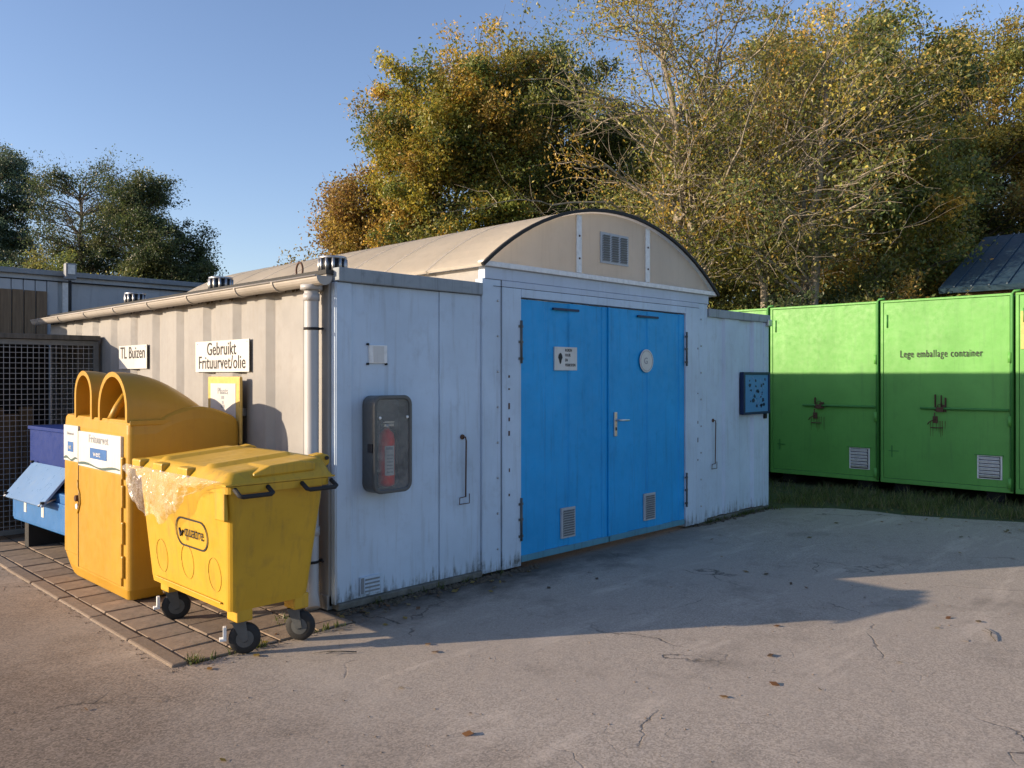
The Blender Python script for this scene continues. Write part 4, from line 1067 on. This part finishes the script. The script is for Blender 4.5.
x, y = W_(775, 24); tree('oak_tree', 'dense brown leaved tree behind the leaning pale one', x, y, 12, [(0,0,5.2,3.0,3.0,3.2), (0,0,9.6,2.7,2.7,2.4)], 'brown', 120, 430, .08, 7, tr=.28, group=G1)
x, y = W_(880, 20); tree('beech_tree', 'golden brown tree over the lettered green container', x, y, 11, [(0,0,5.0,2.4,2.4,2.6), (-.4,.4,8.2,2.4,2.4,2.4), (.7,-.7,3.8,1.8,1.8,1.6)], 'autumn', 120, 430, .075, 8, tr=.25, group=G1)
x, y = W_(975, 27); tree('beech_tree', 'dull brown tree at the right, crown above the dark blue roof', x, y, 14, [(0,0,7.6,3.0,3.0,2.3), (.2,-.2,10.6,2.9,2.9,2.2), (-1.,1.,5.6,2.,2.,1.7)], 'brown', 110, 430, .078, 9, tr=.25, group=G1)
x, y = W_(1080, 28); tree('beech_tree', 'rusty tree at the right edge of the picture', x, y, 11, [(0,0,8.0,2.6,2.6,2.4), (-.6,.6,6.0,1.8,1.8,1.2)], 'rust', 80, 400, .085, 10, tr=.25, group=G1)
x, y = W_(700, 30); tree('oak_tree', 'tall dark tree farthest back in the middle of the row', x, y, 13, [(0,0,6,4.2,4.2,4.6), (-2,2,9,2.4,2.4,2.8)], 'dark', 110, 380, .11, 12, tr=.3, group=G1)
x, y = W_(900, 30); tree('oak_tree', 'tall dark tree farthest back above the green containers', x, y, 14, [(0,0,8,4.4,4.4,5.0)], 'olive', 130, 380, .11, 13, tr=.3, group=G1)
x, y = W_(580, 31); tree('oak_tree', 'thin far tree with sky between its limbs', x, y, 12, [(0,0,5.0,3.4,3.4,3.2), (.6,-.6,9.6,2.4,2.4,2.2)], 'olive', 120, 330, .10, 14, tr=.25, group=G1)
# scrub behind the containers
GS = 'scrub behind the green containers'
for i, (px_, d, hz, rx, pal, lab) in enumerate(((735, 17.6, 1.9, 1.2, 'olive', 'green yellow shrub just right of the arched gable'), (800, 17, 1.8, 1.4, 'dark', 'dark twiggy shrub above the shed corner container'), (865, 17.5, 2.1, 1.4, 'olive', 'olive shrub with hanging twigs above the first seam'),
        (908, 17, 1.9, 1.1, 'brown', 'brown tinted shrub at the left end of the dark blue roof'), (1010, 15.3, 1.35, 1.0, 'olive', 'low shrub at the right edge below the roof'), (660, 18.5, 1.9, 1.7, 'dark', 'dark shrub hidden low behind the gable'))):
    x, y = W_(px_, d); tree('shrub', lab, x, y, hz+1.2, [(0,0,hz,rx,rx,hz*.85)], pal, 42, 330, .062, 30+i, mat='palebark', tr=.05, stems=3, group=GS, cr=.7, cat='shrub', dens=.9)
# far left
x, y = W_(2, 40); tree('ash_tree', 'blue green tree at the left edge behind the pale building', x, y, 13, [(-.3,.3,10.6,2.3,2.3,2.2), (-.5,.5,7.4,2.6,2.6,2.6)], 'bluegreen', 110, 380, .085, 20, group=G2, whips=40, wl=2., wr=.015)
x, y = W_(80, 38); tree('ash_tree', 'thinly leaved twiggy tree in the middle of the left group', x, y, 12.6, [(0,0,9.0,2.6,2.6,3.0), (0,0,5.4,3.2,3.2,2.6)], 'dark', 150, 170, .075, 21, tr=.2, group=G2, dens=.9, twigs=7, cr=1.1, whips=170, wl=2.4, wr=.016)
x, y = W_(150, 36); tree('alder_tree', 'dark dense tree at the right end of the left group', x, y, 11.4, [(-.4,.4,8.2,1.9,1.9,2.4), (.5,-.5,6.2,2.2,2.2,2.2), (1.5,-1.5,5.0,1.5,1.5,1.6), (-.2,.2,4.6,2.8,2.8,2.0)], 'dark', 170, 380, .08, 22, tr=.22, group=G2, whips=60, wl=1.8, wr=.014)
x, y = W_(40, 34); tree('shrub', 'dark undergrowth bush at the foot of the left trees', x, y, 6, [(0,0,4.2,3.0,3.0,2.2)], 'olive', 70, 380, .09, 23, tr=.1, group=G2, stems=2, cat='shrub')
x, y = W_(120, 33); tree('shrub', 'mixed green and brown bush below the dense dark tree', x, y, 5.6, [(0,0,3.6,2.2,2.2,1.9)], 'brown', 55, 330, .085, 24, tr=.1, group=G2, stems=2, cat='shrub', dens=.8)
x, y = W_(205, 36); tree('shrub', 'sparse bush beside the arched roof at the end of the left group', x, y, 4.6, [(0,0,3.6,1.1,1.1,1.6)], 'dark', 22, 240, .085, 25, tr=.08, group=G2, stems=2, cat='shrub', dens=.8)

# ------------------------------------------------------------------ grass, weeds and litter
def blades(name, spots, label, cols, hmin, hmax, seed, parent=None):
    rg = np.random.default_rng(seed); V = []; F = []; Cc = []; k = 0
    cols = np.array(cols)
    for (x, y, r, n) in spots:
        for _ in range(n):
            a = rg.uniform(0, 2*PI); q = r*math.sqrt(rg.uniform()); bx, by = x+q*math.cos(a), y+q*math.sin(a); h = rg.uniform(hmin, hmax); w_ = rg.uniform(.002, .005)
            l = rg.normal(size=2)*h*.45; b = rg.uniform(0, PI); dx, dy = w_*math.cos(b), w_*math.sin(b)
            V += [(bx-dx, by-dy, 0), (bx+dx, by+dy, 0), (bx+l[0]*.4+dx*.7, by+l[1]*.4+dy*.7, h*.6), (bx+l[0]*.4-dx*.7, by+l[1]*.4-dy*.7, h*.6), (bx+l[0], by+l[1], h)]
            F += [(k, k+1, k+2), (k, k+2, k+3), (k+3, k+2, k+4)]; k += 5; c = cols[rg.integers(len(cols))]*rg.uniform(.7, 1.3); Cc += [c]*5
    o = np_mesh(name, np.array(V), np.array(F), M['leaf'], parent, np.array(Cc)); o['kind'] = 'stuff'; o['category'] = 'grass'; o['label'] = label; return o
edge = [(6.30,.1),(6.5,-.15),(6.8,-.55),(6.95,-.95),(6.9,-1.35),(7.1,-1.9),(7.35,-2.5),(7.8,-3.6),(8.6,-5.6)]
sp = []
for i in range(len(edge)-1):
    for s in np.linspace(0, 1, 7):
        ex = edge[i][0]*(1-s)+edge[i+1][0]*s; ey = edge[i][1]*(1-s)+edge[i+1][1]*s
        for _ in range(4): sp.append((min(8.6, ex+.10+random.uniform(0, 1.)**1.3*(8.4-ex)), ey+random.uniform(-.15,.15), .13, random.randint(8, 46)))
for _ in range(60): sp.append((random.uniform(6.35, 8.4), random.uniform(.2, 4), .15, 30))
blades('grass', sp, 'rough grass on the verge in front of the green containers', [(.10,.13,.03), (.15,.18,.05), (.24,.20,.09), (.07,.10,.03)], .03, .15, 5)
sp = [(random.uniform(4.7, 6.2), -.03, .035, random.randint(6, 20)) for _ in range(34)]+[(6.22, -.1, .1, 60)]
sp += [(random.uniform(.3, 1.7), -.05, .03, random.randint(2, 8)) for _ in range(16)]+[(-1.12+random.uniform(0, 1.), -.31, .03, random.randint(3, 10)) for _ in range(14)]+[(-.33, .02, .10, 40), (-1.1, -.28, .05, 45)]
blades('weeds', sp, 'small weeds along the foot of the shed', [(.07,.10,.02), (.11,.12,.03), (.05,.07,.02)], .015, .06, 6)
# crumbled edge, moss and dirt along the foot of the shed front
rg = np.random.default_rng(9)
def crumbs(name, pts, label, mat, s0, s1):
    m = MB()
    for (x, y) in pts:
        s = random.uniform(s0, s1); z = -.002; k = [(x+s*math.cos(a)*random.uniform(.6, 1.2), y+s*math.sin(a)*random.uniform(.6, 1.2), z) for a in (0, 1.3, 2.5, 3.8, 5.1)]
        m.add(k+[(x, y, z+s*.6)], [(0,1,5), (1,2,5), (2,3,5), (3,4,5), (4,0,5)])
    o = m.build(name, mat); o['kind'] = 'stuff'; o['label'] = label; o['category'] = 'debris'
P1 = [(random.uniform(.0, 2.0), -.03-abs(random.gauss(0, .05))) for _ in range(420)]+[(random.uniform(4.5, 6.2), -.02-abs(random.gauss(0, .03))) for _ in range(150)]
crumbs('moss_and_dirt', P1, 'dark moss and dirt at the foot of the shed front', M['soil'], .008, .03)
P2 = [(random.uniform(-1.3, .2), -.31+random.gauss(0, .04)) for _ in range(260)]+[(-1.24+random.gauss(0, .03), random.uniform(-.3, 4)) for _ in range(260)]+[(random.uniform(-3.3, 7.2), random.uniform(-3.4, -.2)) for _ in range(420)]+[(random.uniform(6.3, 8.6), random.uniform(-4, 2)) for _ in range(500)]
crumbs('grit', P2, 'loose grit and crumbs of stone on the yard', M['kerb'], .003, .008)
# fallen leaves
n = 520; pos = []
for i in range(n):
    q = random.random()
    if q < .35: pos.append((random.uniform(8.56, 9.6), random.uniform(-4, 3), 2.662))
    elif q < .75: pos.append((random.uniform(6.4, 8.7), random.uniform(-4.5, 1), .008))
    elif q < .85: pos.append((random.uniform(-1.1, 1.8), -.06-abs(random.gauss(0, .2)), .006))
    else: pos.append((random.uniform(-2, 8), random.uniform(-4.5, -.3), .004))
pos = np.array(pos); cc = np.array([(.20,.10,.04), (.26,.15,.05), (.13,.08,.04), (.30,.22,.06)])[rg.integers(4, size=n)]
a = rg.uniform(0, 2*PI, n); s = rg.uniform(.014, .034, n); ux = np.stack([np.cos(a)*s, np.sin(a)*s, rg.uniform(-.004, .008, n)], 1); uy = np.stack([-np.sin(a)*s*.6, np.cos(a)*s*.6, rg.uniform(0, .008, n)], 1)
v = np.stack([pos-ux, pos+uy, pos+ux, pos-uy], 1).reshape(-1, 3)
o = np_mesh('fallen_leaves', v, np.arange(n*4).reshape(-1, 4), M['leaf'], None, np.repeat(cc, 4, 0)); o['kind'] = 'stuff'; o['category'] = 'leaves'; o['label'] = 'scattered brown fallen leaves on the yard and container tops'
for i, (x, y, r_, lab) in enumerate(((2.6, -3.35, .4, 'thin dry twig on the sunny asphalt at the right'), (-.45, -.72, 2.4, 'short dark twig on the asphalt in front of the wheelie bin'))):
    m = MB(); c, s_ = math.cos(r_), math.sin(r_)
    def T(p, q, z): return (x+p*c-q*s_, y+p*s_+q*c, z)
    m.tube([T(-.12,0,.004), T(-.04,.012,.012), T(.05,-.004,.008), T(.13,.02,.006)], [.004,.004,.003,.0015], 5); m.tube([T(0,.003,.01), T(.05,.045,.012)], .002, 5)
    tag(m.build('twig', M['bark']), lab, 'twig')
